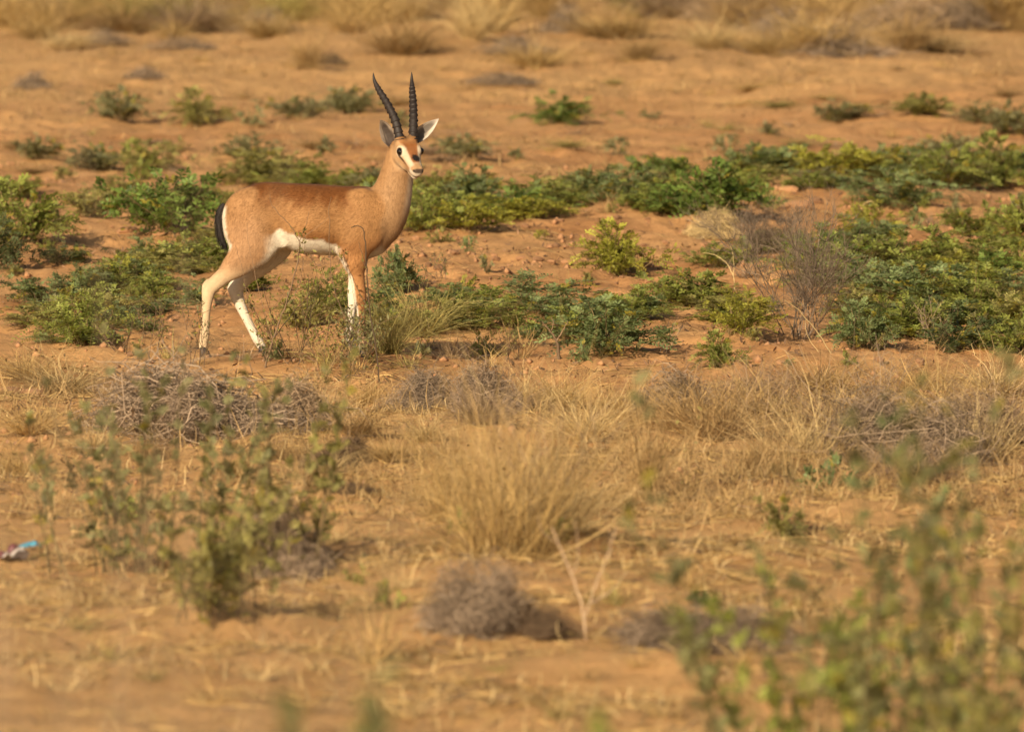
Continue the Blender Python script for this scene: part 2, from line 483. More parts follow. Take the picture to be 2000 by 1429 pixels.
def eye_at(s_):
    """the eye sits in the skin, looking sideways and a little forward"""
    d_ = norm(HW * s_ * .78 + fh * .62)
    p0 = hp(.048, -.026, s_ * .018)
    for q_ in np.arange(.004, .06, .0004):
        if D[tuple(np.round((p0 + d_ * q_ - lo) / STEP).astype(int))] > 0: return p0 + d_ * (q_ - .0062)
EYES = [eye_at(-1), eye_at(1)]
def surface_nets():
    ins = D < 0
    n = np.array(D.shape)
    c8 = [(a, b, c) for a in (0, 1) for b in (0, 1) for c in (0, 1)]
    cnt = sum(ins[a:n[0] - 1 + a, b:n[1] - 1 + b, c:n[2] - 1 + c].astype(np.int8) for a, b, c in c8)
    cells = np.argwhere((cnt > 0) & (cnt < 8))
    vals = np.stack([D[cells[:, 0] + a, cells[:, 1] + b, cells[:, 2] + c] for a, b, c in c8], 1)
    acc = np.zeros((len(cells), 3)); num = np.zeros(len(cells))
    for i in range(8):
        for j in range(i + 1, 8):
            ci, cj = np.array(c8[i]), np.array(c8[j])
            if np.abs(ci - cj).sum() != 1: continue
            m = (vals[:, i] < 0) != (vals[:, j] < 0)
            t = vals[m, i] / (vals[m, i] - vals[m, j])
            acc[m] += ci + (cj - ci) * t[:, None]; num[m] += 1
    V = lo + STEP * (cells + acc / num[:, None])
    vid = np.full(n - 1, -1, np.int64)
    vid[tuple(cells.T)] = np.arange(len(cells))
    quads = []
    for axis in range(3):
        o1, o2 = [(1, 2), (2, 0), (0, 1)][axis]
        s0 = [slice(1, n[i] - 1) for i in range(3)]; s1 = list(s0)
        s0[axis] = slice(0, n[axis] - 1); s1[axis] = slice(1, n[axis])
        a, b = ins[tuple(s0)], ins[tuple(s1)]
        e = np.argwhere(a != b) + np.array([0 if i == axis else 1 for i in range(3)])
        flip = ins[tuple(e.T)]
        d1 = np.zeros(3, int); d1[o1] = 1; d2 = np.zeros(3, int); d2[o2] = 1
        q = np.stack([vid[tuple((e - d1 - d2).T)], vid[tuple((e - d2).T)], vid[tuple(e.T)], vid[tuple((e - d1).T)]], 1)
        q[~flip] = q[~flip][:, ::-1]
        quads.append(q)
    return V, np.vstack(quads), cells

GV, GF, cells = surface_nets()
gid = ID[tuple(np.clip(np.round((GV - lo) / STEP).astype(int), 0, gn - 1).T)]
E = np.unique(np.sort(np.vstack([GF[:, [0, 1]], GF[:, [1, 2]], GF[:, [2, 3]], GF[:, [3, 0]]]), 1), axis=0)
deg = np.bincount(E.ravel(), minlength=len(GV))[:, None]
def relax(A, f):
    s = np.zeros_like(A)
    for c in range(A.shape[1]):
        s[:, c] = np.bincount(E[:, 0], A[E[:, 1], c], len(A)) + np.bincount(E[:, 1], A[E[:, 0], c], len(A))
    return A * (1 - f) + f * s / deg
for f in (0.5, -0.5, 0.5, -0.5, 0.5): GV = relax(GV, f)
GN = np.zeros_like(GV)
fn_ = np.cross(GV[GF[:, 2]] - GV[GF[:, 0]], GV[GF[:, 3]] - GV[GF[:, 1]])
for i in range(4):
    for c in range(3): GN[:, c] += np.bincount(GF[:, i], fn_[:, c], len(GV))
GN = norm(GN)

# coat colours by anatomy
def lerp(a, b, t):
    return a + (b - a) * np.asarray(t)[..., None]
C = {k: np.array(v) for k, v in dict(back=(.135, .047, .010), side=(.285, .146, .055), band=(.185, .077, .022), neck=(.305, .178, .084), white=(.60, .53, .415),
     thigh=(.33, .185, .088), cream=(.50, .38, .235), leg=(.325, .155, .056), rufous=(.22, .074, .016), black=(.012, .009, .008), cheek=(.355, .215, .105), pale=(.52, .41, .27)).items()}
x, y, z = GV.T
cx = x * S + 450; cy = 1345 - z * S
nx, ny, nz = GN.T
wob = 14 * vnoise(cx, cy, 0.05, 31) + 8 * vnoise(cx, cy, 0.13, 32)
def body_colour():
    top = np.interp(x, TX, TR[:, 1])
    # ruffled saddle: dark back running down the ribs in streaks
    streak = 50 * vnoise(cx + 0.5 * cy, cy * 0.25, 0.055, 33) + 48 * vnoise(cx + 0.6 * cy, cy * 0.3, 0.12, 34)
    depth = cy - top
    saddle = smooth01(150, 30, depth + streak * smooth01(250, 420, cx) + 60 * smooth01(330, 200, cx) + 40 * smooth01(760, 900, cx))
    c = lerp(C['side'], C['back'], saddle)
    c = lerp(c, C['thigh'], 0.8 * smooth01(0, 1, np.exp(-((cx - 290) / 90) ** 2 - ((cy - 760) / 95) ** 2)))
    c = lerp(c, C['neck'], smooth01(840, 930, cx + 0.3 * (700 - cy)))
    bl = np.interp(cx, [380, 405, 425, 445, 490, 560, 640, 690, 720, 745, 800], [815, 790, 764, 758, 782, 803, 812, 830, 858, 868, 868])
    c = lerp(c, C['band'], 0.85 * smooth01(75, 12, bl - cy + wob) * smooth01(500, 580, cx) * smooth01(840, 740, cx))
    c = lerp(c, C['white'], smooth01(-9, 9, cy - bl + wob * 0.9) * smooth01(380, 396, cx) * smooth01(820, 800, cx))
    c = lerp(c, C['white'], smooth01(0.05, 0.4, -nz) * smooth01(850, 870, cy) * (cx > 380))
    c = lerp(c, C['white'], 0.75 * smooth01(840, 870, cy + 0.35 * (cx - 840)) * (cx > 815) * smooth01(-.2, .3, -nz + .3 * nx))
    # white rump beside the tail
    c = lerp(c, C['white'], smooth01(0.55, 0.86, -nx) * smooth01(650, 668, cy) * (cx < 260))
    return c
def neck_colour():
    c = lerp(C['neck'], C['side'], smooth01(0.1, 0.8, -nx) * 0.5)
    return lerp(c, C['white'], 0.6 * smooth01(0.5, 0.95, nx) * smooth01(760, 600, cy))
def leg_colour(side, hind):
    out = ny * side                                   # 1 = outer face
    if hind:
        c = lerp(C['thigh'], C['cream'], smooth01(900, 1040, cy))
        c = lerp(c, C['side'], 0.7 * smooth01(780, 690, cy))
        c = lerp(c, C['white'], smooth01(0.25, 0.6, nx) * smooth01(785, 815, cy) * smooth01(1000, 930, cy) * 0.95)
        c = lerp(c, C['white'], smooth01(0.62, 0.85, -nx) * smooth01(650, 668, cy) * smooth01(870, 840, cy))
    else:
        c = lerp(C['leg'], C['side'], smooth01(880, 760, cy))
        c = lerp(c, C['band'], 0.8 * np.exp(-((cx - 765) / 60) ** 2 - ((cy - 840) / 35) ** 2))
        c = lerp(c, C['white'], smooth01(0.40, 0.75, -nx) * smooth01(870, 900, cy))
        c = lerp(c, C['cream'], 0.5 * smooth01(1130, 1260, cy))
    return lerp(c, C['white'], smooth01(0.05, 0.35, -out) * smooth01(800, 850, cy))
Q = GV - HO
u = Q @ HU / HL; v = Q @ HV; w = Q @ HW; aw = np.abs(w); nv = GN @ HV; nw = np.abs(GN @ HW)
def head_colour():
    c = np.tile(C['cheek'], (len(GV), 1))
    c = lerp(c, C['neck'], smooth01(.035, .0, u))
    c = lerp(c, C['pale'], 0.55 * smooth01(-.045, -.075, v) * smooth01(.04, .08, u))
    # white line from above the eye down to the muzzle
    vt = np.interp(u, HS[:, 0], HS[:, 1])
    dep = vt - v
    c = lerp(c, np.array((.47, .385, .265)), smooth01(.052, .072, u) * smooth01(.165, .150, u) * smooth01(.029, .019, dep + .06 * np.clip(u - .06, 0, 1)))
    ed = np.minimum(np.linalg.norm(GV - EYES[0], axis=1), np.linalg.norm(GV - EYES[1], axis=1))
    c = lerp(c, C['white'], 0.4 * smooth01(.026, .018, ed))
    # rufous blaze
    half = np.interp(u, [-.01, .03, .06, .10, .13, .15], [.040, .033, .0235, .0175, .0145, .012])
    blaze = smooth01(half + .003, half - .003, aw) * smooth01(-.2, .25, nv)
    c = lerp(c, C['rufous'], blaze * smooth01(.152, .138, u) * 0.95)
    c = lerp(c, C['side'], blaze * smooth01(.06, .01, u) * 0.8)
    c = lerp(c, C['black'], smooth01(-.1, .25, nv) * smooth01(1.25, .80, np.hypot((w - .005) / (half * 1.0), (u - .120) / .0165) + .3 * vnoise(u, w, 160, 71)))
    c = lerp(c, C['cheek'], blaze * smooth01(.142, .150, u))
    # dark stripe from the eye's corner to the muzzle
    l0, l1 = (.066, -.030), (.140, -.041)
    tt = np.clip((u - l0[0]) / (l1[0] - l0[0]), 0, 1)
    dl = np.hypot(u - (l0[0] + tt * (l1[0] - l0[0])), v - (l0[1] + tt * (l1[1] - l0[1])))
    c = lerp(c, lerp(np.tile(np.array((.05, .028, .016)), (len(u), 1)), np.array((.34, .17, .07)), smooth01(.3, 1, tt)), smooth01(.0062, .0030, dl) * smooth01(.2, .5, nw))
    # muzzle
    c = lerp(c, C['white'], 0.85 * smooth01(.148, .158, u) * smooth01(-.028, -.036, v))
    ml = np.abs(v - (-.0530 + .25 * np.clip(.172 - u, -.01, .04) * -0.4))
    c = lerp(c, np.array((.06, .04, .03)), smooth01(.0036, .0014, ml) * smooth01(.135, .145, u) * .85)
    nose = smooth01(.0048, .0022, np.hypot((u - .1785) * .7, v + .0275)) * smooth01(.002, .005, aw)
    c = lerp(c, np.array((.035, .025, .02)), smooth01(.174, .181, u) * smooth01(-.036, -.031, v) * .92)
    c = lerp(c, C['black'], nose)
    c = lerp(c, np.array((.03, .018, .012)), smooth01(.0168, .0140, ed))
    c = lerp(c, np.array((.11, .062, .026)), smooth01(.024, .004, u) * smooth01(-.020, -.002, v) * smooth01(.05, .03, aw) * .8)
    return c
cols = np.zeros_like(GV)
parts = {0: body_colour(), 1: neck_colour(), 2: head_colour(), 3: leg_colour(-1, True), 4: leg_colour(1, True), 5: leg_colour(-1, False), 6: leg_colour(1, False)}
for k_, c_ in parts.items(): cols[gid == k_] = c_[gid == k_]
# soften only where two regions of the coat meet; the face keeps its crisp lines
seam = np.zeros(len(GV)); dif = gid[E[:, 0]] != gid[E[:, 1]]
seam[E[dif].ravel()] = 1
seam = seam[:, None]
for _ in range(9): seam = np.maximum(seam, relax(seam, 0.9))
seam = np.clip(seam * 1.4, 0, 1)
for i in range(26):
    new = relax(cols, 0.8)
    cols = cols + (new - cols) * seam
cols = relax(cols, 0.3)

gaz = obj('gazelle', None, None, (GX, GY, 0))
tag(gaz, 'tan and white gazelle with tall ringed horns standing side on, head turned', 'gazelle')
body = obj('body', mesh_np('gazelle_body', GV, [GF], [M_coat], colors=cols, smooth=True), gaz)

# short hair lying along the body: one strand takes the coat's colour at its root
rf = np.random.RandomState(21)
area = np.linalg.norm(fn_, axis=1); pick = rf.choice(len(GF), 62000, p=area / area.sum())
wts = rf.dirichlet((1, 1, 1, 1), len(pick))
FP = (GV[GF[pick]] * wts[..., None]).sum(1); FN = norm((GN[GF[pick]] * wts[..., None]).sum(1)); FC = cols[GF[pick[:], 0]]
fid = gid[GF[pick, 0]]
flow = np.tile(np.array([-1.0, 0, -.45]), (len(pick), 1))
flow[(fid >= 3)] = (-.35, 0, -1.0); flow[fid == 1] = (-.25, 0, -1.0); flow[fid == 2] = -HU + np.array([0, 0, -.1])
flow = flow + .28 * rf.randn(len(pick), 3)
flow = norm(flow - FN * (flow * FN).sum(1)[:, None])
hl = np.where(fid == 2, .0055, np.where((fid >= 3) & (FP[:, 2] < .32), .006, .0125)) * (.6 + .8 * rf.rand(len(pick)))
near_eye = np.minimum(np.linalg.norm(FP - EYES[0], axis=1), np.linalg.norm(FP - EYES[1], axis=1)) < .02
hl[near_eye] = .002
tipp = FP + flow * hl[:, None] + FN * (hl * (.16 + .22 * rf.rand(len(pick))))[:, None]
sdv = norm(np.cross(flow, FN)) * (.00042 * (.7 + .6 * rf.rand(len(pick))))[:, None]
FV = np.stack([FP - FN * .0006 - sdv, FP - FN * .0006 + sdv, tipp], 1).reshape(-1, 3)
FFc = np.arange(len(FV)).reshape(-1, 3)
fcol = np.repeat(FC * (.72 + .5 * rf.rand(len(pick), 1)), 3, axis=0)

def lathe_path(P, Rr, sides=16, flat=1.0, cap=True):
    P = np.asarray(P, float); T = norm(np.gradient(P, axis=0))
    ref = np.array([0.31, 0.9, 0.2]); A = norm(np.cross(T, ref)); B = np.cross(T, A)
    an = np.linspace(0, 2 * math.pi, sides, endpoint=False)
    V = P[:, None] + Rr[:, None, None] * (A[:, None] * np.cos(an)[None, :, None] + flat * B[:, None] * np.sin(an)[None, :, None])
    n = len(P); i = np.arange(n * sides).reshape(n, sides)
    F = np.stack([i[:-1], np.roll(i[:-1], -1, 1), np.roll(i[1:], -1, 1), i[1:]], -1).reshape(-1, 4)
    V = np.vstack([V.reshape(-1, 3), P[:1], P[-1:]])
    b = n * sides
    F1 = np.stack([np.roll(i[0], -1), i[0], np.full(sides, b)], -1); F2 = np.stack([i[-1], np.roll(i[-1], -1), np.full(sides, b + 1)], -1)
    return V, [F, np.vstack([F1, F2])]

fur = obj('fur', mesh_np('fur', FV, [FFc], [M_coat], colors=fcol), body); fur['kind'] = 'stuff'
up = np.array([0, 0, 1.0])
for s in (-1, 1):
    base = hp(.000, .004, 0) + up * .004
    K = np.array([(-.022, .000, .0245), (0, .002, .027), (.06, .020, .0365), (.115, .055, .0505), (.165, .098, .0655), (.198, .120, .0735), (.228, .127, .0760)])  # up, back, sideways
    P = catmull(K, 40)
    n = len(P); t = np.linspace(0, 1, n)
    rad = np.interp(t, [0, .1, .3, .5, .7, .85, .95, 1], [.0185, .0180, .0165, .0145, .0108, .0068, .0036, .0008])
    ph = t * 19
    saw = (1 - (ph % 1)) ** 1.5 * smooth01(.0, .06, t) * smooth01(.80, .68, t)
    rad = rad * (0.86 + 0.27 * saw)
    W = base + up * P[:, :1] - fh * P[:, 1:2] + HW * s * P[:, 2:3]
    V, F = lathe_path(W, rad, 20, 0.86)
    obj('horn', mesh_np('horn', V, F, [M_horn], smooth=True), gaz)
    # eye
    e = EYES[0] if s < 0 else EYES[1]
    a1, a2 = np.meshgrid(np.linspace(0, math.pi, 12), np.linspace(0, 2 * math.pi, 18, endpoint=False), indexing='ij')
    SV = np.stack([np.sin(a1) * np.cos(a2), np.sin(a1) * np.sin(a2), np.cos(a1)], -1).reshape(-1, 3)
    i = np.arange(12 * 18).reshape(12, 18)
    SF = np.stack([i[:-1], np.roll(i[:-1], -1, 1), np.roll(i[1:], -1, 1), i[1:]], -1).reshape(-1, 4)
    obj('eye', mesh_np('eye', SV * .0132 + e, [SF], [M_eye], smooth=True), gaz)

def ear(base, tip, face, length, inner_dark, wmax, lining):
    """leaf-shaped cupped ear; face = direction the hollow looks"""
    d = norm(tip - base); face = norm(face - d * (face @ d)); sd = np.cross(d, face)
    ns, nt_ = 30, 17
    s_ = np.linspace(0, 1, ns)[:, None]; t_ = np.linspace(-1, 1, nt_)[None, :]
    wid = wmax * np.interp(s_, [0, .1, .25, .45, .65, .82, .94, 1], [.52, .66, .92, 1, .84, .54, .24, .02])
    ang = t_ * np.interp(s_, [0, .2, .5, 1], [2.3, 1.7, 1.25, .7])
    cup = wid / np.interp(s_, [0, .2, .5, 1], [.95, 1.05, 1.0, .7])
    X = np.sin(ang) * cup; Zc = -(np.cos(ang)) * cup * .85
    P = base + d * (s_ * length)[..., None] + sd * X[..., None] + face * Zc[..., None]
    nrm = -(sd * np.sin(ang)[..., None] - face * np.cos(ang)[..., None])
    thick = .0022 * (1 - .6 * s_)[..., None] * np.ones_like(nrm)
    V = np.vstack([P.reshape(-1, 3), (P - nrm * thick).reshape(-1, 3)])
    i = np.arange(ns * nt_).reshape(ns, nt_)
    q = np.stack([i[:-1, :-1], i[:-1, 1:], i[1:, 1:], i[1:, :-1]], -1).reshape(-1, 4)
    F = [q, (q + ns * nt_)[:, ::-1]]
    rim = np.concatenate([i[:, 0], i[-1, 1:], i[::-1, -1][1:]])
    F.append(np.stack([rim[:-1], rim[1:], rim[1:] + ns * nt_, rim[:-1] + ns * nt_], -1))
    T = np.broadcast_to(np.abs(t_), (ns, nt_)); Sg = np.broadcast_to(s_, (ns, nt_)); St = np.broadcast_to(t_, (ns, nt_))
    hair = vnoise(St * 9 + Sg * 2, Sg * 3, 1.3, 41)
    inn = lerp(np.tile(np.array(lining), (ns, nt_, 1)), np.array((.035, .025, .020)), inner_dark * smooth01(.70, .35, T + .35 * hair + .15 * St) * smooth01(1.0, .75, Sg))
    inn = lerp(inn, np.array((.05, .035, .03)), smooth01(.25, .08, Sg) * .8)
    outc = lerp(np.tile(np.array((.25, .16, .09)), (ns, nt_, 1)), np.array((.10, .075, .06)), smooth01(.8, 1, Sg))
    inn = lerp(inn, np.array((.10, .075, .06)), smooth01(.9, .99, T) * .6)
    return mesh_np('ear', V, F, [M_coat], colors=np.vstack([inn.reshape(-1, 3), outc.reshape(-1, 3)]), smooth=True)
e0 = hp(-.012, -.036, -.043)
obj('ear', ear(e0, e0 + up * .080 - HW * .036 - fh * .012, np.array((-.35, -1.0, .05)), .100, .95, .0275, (.27, .215, .165)), gaz)
e1 = hp(-.012, -.024, .032)
obj('ear', ear(e1, e1 + up * .086 + HW * .106 + fh * .010, np.array((-.25, -1.0, -.15)), .132, .80, .0250, (.47, .41, .335)), gaz)

# tail: a hair-covered switch hanging against the white rump
rs = np.random.RandomState(3)
TP = np.array([(184, 650), (168, 672), (159, 705), (159, 750), (166, 795), (180, 832), (192, 850)])
TPm = np.array([(*gp(a, b),) for a, b in TP]); TPm = catmull(np.c_[TPm[:, 0], np.full(len(TPm), -.004), TPm[:, 1]], 8)
tr = np.interp(np.linspace(0, 1, len(TPm)), [0, .12, .35, .7, .9, 1], [.007, .011, .0125, .0120, .0085, .003])
V, F = lathe_path(TPm, tr, 12)
tail = obj('tail', mesh_np('tail', V, F, [M_tail], smooth=True), gaz)
def ribbons(P, W, side):
    n, k = P.shape[:2]
    Vv = np.stack([P - side * W[..., None], P + side * W[..., None]], 2)
    i = np.arange(n * k * 2).reshape(n, k, 2)
    Ff = np.stack([i[:, :-1, 0], i[:, :-1, 1], i[:, 1:, 1], i[:, 1:, 0]], -1).reshape(-1, 4)
    return Vv.reshape(-1, 3), Ff
n = 420
ti = rs.randint(3, len(TPm) - 6, n)
off = norm(rs.randn(n, 3)) * tr[ti][:, None] * .9
k = 4
P = np.zeros((n, k, 3))
for j in range(k):
    P[:, j] = TPm[np.clip(ti + j * 3, 0, len(TPm) - 1)] + off * (1 + .22 * j * rs.rand(n, 1)) + np.array([-.002, 0, -.003]) * j
V, F = ribbons(P, np.linspace(.0011, .0002, k)[None].repeat(n, 0), norm(rs.randn(n, 1, 3)))
th = obj('tail_hair', mesh_np('tail_hair', V, [F], [M_tail]), tail); tag(th, kind='stuff')

# cloven hooves
def hoof_mesh():
    pr = [(-.012, .026, .009), (-.004, .030, .0105), (.006, .027, .0105), (.016, .018, .0085), (.025, .006, .0045), (.029, .0, .0015)]  # x, top, half width
    V = []; 
    for (xx, tp, hw) in pr:
        tp = max(tp, .004)
        V += [(xx, -hw, 0), (xx, -hw * 1.0, tp * .55), (xx, -hw * .6, tp), (xx, hw * .6, tp), (xx, hw, tp * .55), (xx, hw, 0)]
    V = np.array(V); i = np.arange(len(V)).reshape(-1, 6)
    F = np.stack([np.roll(i[:-1], -1, 1), i[:-1], i[1:], np.roll(i[1:], -1, 1)], -1).reshape(-1, 4)
    caps = [np.array([[i[0, 0], i[0, 1], i[0, 2], i[0, 3]], [i[0, 0], i[0, 3], i[0, 4], i[0, 5]]]), np.array([[i[-1, 3], i[-1, 2], i[-1, 1], i[-1, 0]], [i[-1, 5], i[-1, 4], i[-1, 3], i[-1, 0]]])]
    return mesh_np('hoof', V, [F] + caps, [M_hoof], smooth=True)
HM = hoof_mesh()
for leg in (NH, FH, NF, FF):
    cxl, cyl, yl = leg[-1][:3]
    xl, zl = gp(cxl, cyl)
    zg = float(height(GX + xl, GY + yl))
    for s in (-1, 1):
        obj('hoof', HM, gaz, (xl + .002, yl + s * .0095, zg - .004), (0, 0, -s * .10), (1.12, 1.0, max((zl - zg + .010) / .030, .9)))
# ------------------------------------------------------------------ plant geometry
def tubes(P, Rad, sides=3):
    """P (n,k,3) polylines, Rad (n,k)"""
    n, k = P.shape[:2]
    T = norm(np.gradient(P, axis=1))
    ref = np.array([0.37, 0.21, 0.9]); A = norm(np.cross(T, ref)); B = np.cross(T, A)
    an = np.linspace(0, 2 * math.pi, sides, endpoint=False)
    V = P[:, :, None] + Rad[:, :, None, None] * (A[:, :, None] * np.cos(an)[:, None] + B[:, :, None] * np.sin(an)[:, None])
    i = np.arange(n * k * sides).reshape(n, k, sides)
    F = np.stack([i[:, :-1], np.roll(i[:, :-1], -1, 2), np.roll(i[:, 1:], -1, 2), i[:, 1:]], -1).reshape(-1, 4)
    return V.reshape(-1, 3), F

def leaflets(B, A, Nn, L, W):
    """B base, A direction, Nn normal (m,3); L, W (m,) -> creased pointed ovals, 6 verts each"""
    A = norm(A); Sd = norm(np.cross(A, Nn)); Nn = np.cross(Sd, A)
    l = L[:, None]; w = W[:, None]
    V = np.stack([B, B + A * l * .38 - Sd * w + Nn * w * .35, B + A * l * .78 - Sd * w * .72 + Nn * w * .2, B + A * l,
                  B + A * l * .78 + Sd * w * .72 + Nn * w * .2, B + A * l * .38 + Sd * w + Nn * w * .35], 1)
    i = np.arange(len(B) * 6).reshape(-1, 6)
    F = np.vstack([i[:, [0, 1, 2, 3]], i[:, [0, 3, 4, 5]]])
    return V.reshape(-1, 3), F

def leafy(rng, Rr, H, nst, nleaf, leaf_len, pairs, lf_len, lf_w, upright=0.3, droop=0.35, low=0.15, radius=.0016, hv=(.40, .75)):
    """a herb: stems fanning from one root, pinnate leaves along them. Returns stems mesh data, leaves mesh data"""
    az = rng.rand(nst) * 2 * math.pi; rr = np.sqrt(rng.rand(nst))
    far_ = Rr * rr * np.where(rng.rand(nst) < .18, 1.15 + .45 * rng.rand(nst), .55 + .5 * rng.rand(nst))
    tip = np.stack([far_ * np.cos(az), far_ * np.sin(az), H * (1 - (1 - upright) * rr ** 2) * (hv[0] + hv[1] * rng.rand(nst))], 1)
    k = 7; t = np.linspace(0, 1, k)[None, :, None]
    root = np.stack([.12 * Rr * rng.randn(nst), .12 * Rr * rng.randn(nst), -.02 * np.ones(nst)], 1)
    mid = root * .5 + tip * .5 + np.array([0, 0, 1]) * H * .22 * (1 - upright) + .06 * Rr * rng.randn(nst, 3)
    P = root[:, None] * (1 - t) ** 2 + 2 * mid[:, None] * t * (1 - t) + tip[:, None] * t ** 2
    P[:, 1:] += .012 * Rr * rng.randn(nst, k - 1, 3)
    rad = radius * np.linspace(1.4, .45, k)[None] * (.7 + .6 * rng.rand(nst, 1))
    SV, SF = tubes(P, rad)
    srnd = np.repeat(rng.rand(nst), k * 3)
    # leaf bases
    nl = nst * nleaf
    si = np.repeat(np.arange(nst), nleaf)
    ts = (low + (1 - low) * rng.rand(nl) ** .75) * (k - 1)
    i0 = np.clip(ts.astype(int), 0, k - 2); fr = (ts - i0)[:, None]
    B = P[si, i0] * (1 - fr) + P[si, i0 + 1] * fr
    T = norm(P[si, i0 + 1] - P[si, i0])
    out = norm(B * np.array([1, 1, .2]) + 1e-4) 
    A = norm(.45 * T + .5 * out + norm(rng.randn(nl, 3)) * .85 + np.array([0, 0, .25]))
    L = leaf_len * (.6 + .7 * rng.rand(nl))
    up_ = np.array([0, 0, 1.0])
    Nn = norm(up_ + .75 * rng.randn(nl, 3))
    Sd = norm(np.cross(A, Nn)); Nn = np.cross(Sd, A)
    lb, la, ln, ll, lw, lr, lr2 = [], [], [], [], [], [], []
    r1 = rng.rand(nl); r2 = rng.rand(nl)
    for j in range(pairs):
        s = (j + .7) / (pairs + .3)
        pos = B + A * (L * s)[:, None] - up_ * (droop * L * s * s)[:, None]
        for sg in (-1, 1):
            lb.append(pos); la.append(Sd * sg + A * .45 + .12 * rng.randn(nl, 3)); ln.append(Nn + .35 * rng.randn(nl, 3) - 0.0)
            ll.append(lf_len * (1 - .35 * abs(s - .5)) * (.8 + .4 * rng.rand(nl))); lw.append(lf_w * (.8 + .4 * rng.rand(nl)))
            lr.append(np.clip(r1 + .2 * rng.randn(nl), 0, 1)); lr2.append(r2)
    pos = B + A * L[:, None] - up_ * (droop * L)[:, None]
    lb.append(pos); la.append(A - .5 * up_ * droop); ln.append(Nn); ll.append(np.full(nl, lf_len)); lw.append(np.full(nl, lf_w)); lr.append(r1); lr2.append(r2)
    LV, LF = leaflets(*[np.concatenate(q) for q in (lb, la, ln, ll, lw)])
    # leaf rachis as hair-thin tubes join the stems
    RP = np.stack([B, B + A * (L * .5)[:, None] - up_ * (droop * L * .25)[:, None], pos], 1)
    RV, RF = tubes(RP, np.tile(np.array([.0007, .0006, .0004]) , (nl, 1)))
    SV2 = np.vstack([SV, RV]); SF2 = np.vstack([SF, RF + len(SV)])
    srnd = np.concatenate([srnd, np.repeat(rng.rand(nl), 9)])
    return (SV2, [SF2], {'rnd': srnd}), (LV, [LF], {'rnd': np.repeat(np.concatenate(lr), 6), 'rnd2': np.repeat(np.concatenate(lr2), 6)})

def tussock(rng, n, base, H, spread_, droop, w=.0011, k=6, lean=(0, 0)):
    az = rng.rand(n) * 2 * math.pi; q = np.sqrt(rng.rand(n))
    b = np.stack([base * q * np.cos(az), base * q * np.sin(az), -.01 * np.ones(n)], 1)
    az2 = np.where(rng.rand(n) < .45, rng.rand(n) * 6.28, az + .8 * rng.randn(n))
    tilt = spread_ * q * (.5 + rng.rand(n)) + .10 * np.abs(rng.randn(n))
    L = H * (.45 + .65 * rng.rand(n))
    d = np.stack([np.sin(tilt) * np.cos(az2) + lean[0], np.sin(tilt) * np.sin(az2) + lean[1], np.cos(tilt)], 1)
    out = np.stack([np.cos(az2), np.sin(az2), np.zeros(n)], 1)
    dr = droop * (.3 + 1.2 * rng.rand(n))
    kink = .20 * rng.randn(n, 3); wob = np.cumsum(.06 * rng.randn(n, k, 3), 1); broke = np.where(rng.rand(n) < .22, rng.randint(2, k, n), 99); bend = norm(rng.randn(n, 3) - np.array([0, 0, .6]))
    P = np.zeros((n, k, 3))
    for j in range(k):
        s = j / (k - 1)
        P[:, j] = b + L[:, None] * (d * s + (out * .55 - np.array([0, 0, .8])) * (dr * s ** 2.2)[:, None] + kink * s * s + wob[:, j] * s + bend * (np.clip(j - broke, 0, 9) / (k - 1) * 1.1)[:, None])
    P[:, 1:, 2] = np.maximum(P[:, 1:, 2], .004)
    W = w * np.linspace(1, .3, k)[None] * (.6 + .8 * rng.rand(n, 1))
    V, F = ribbons(P, W, norm(rng.randn(n, 1, 3) * np.array([1, 1, .3])))
    return V, [F], {'rnd': np.repeat(rng.rand(n), k * 2)}

def twig_heap(rng, n, Rx, Ry, H, r=.0010, L=.11):
    """a tangle of thin dead twigs in a low uneven pile with strays sticking out"""
    az = rng.rand(n) * 2 * math.pi; q = np.sqrt(rng.rand(n)) * 1.05
    ph = rng.rand(6) * 6.28; am = .26 * rng.rand(6)
    rim = 1 + sum(am[i] * np.sin((i + 1) * az + ph[i]) for i in range(4))
    px_, py_ = q * rim * np.cos(az), q * rim * np.sin(az)
    lump = np.zeros(n)
    for _ in range(5):
        a0 = rng.rand() * 6.28; q0 = .6 * rng.rand()
        lump = np.maximum(lump, (.55 + .5 * rng.rand()) * np.exp(-((px_ - q0 * math.cos(a0)) ** 2 + (py_ - q0 * math.sin(a0)) ** 2) / .28))
    c = np.stack([px_ * Rx, py_ * Ry, H * lump * rng.rand(n) ** .6], 1)
    p = norm(np.stack([px_, py_, .3 * np.ones(n)], 1))
    tang = norm(np.cross(p, np.array([0, 0, 1.0])) * .6 + rng.randn(n, 3) * np.array([1, 1, .42]))
    cur = rng.randn(n, 3) * .5
    k = 5; P = np.zeros((n, k, 3)); l = (L * (.5 + rng.rand(n)) * np.where(rng.rand(n) < .12, 1.7, 1))[:, None]
    for j in range(k):
        s = j / (k - 1) - .5
        P[:, j] = c + tang * l * s + cur * l * (.25 - s * s) * 1.6 + .006 * rng.randn(n, 3)
    P[:, :, 2] = np.maximum(P[:, :, 2], -.012)
    V, F = tubes(P, r * (.5 + rng.rand(n, 1)) * np.where(rng.rand(n, 1) < .04, 1.7, 1) * np.array([1, 1.1, 1, .8, .5])[None])
    return V, [F], {'rnd': np.repeat(rng.rand(n), k * 3)}

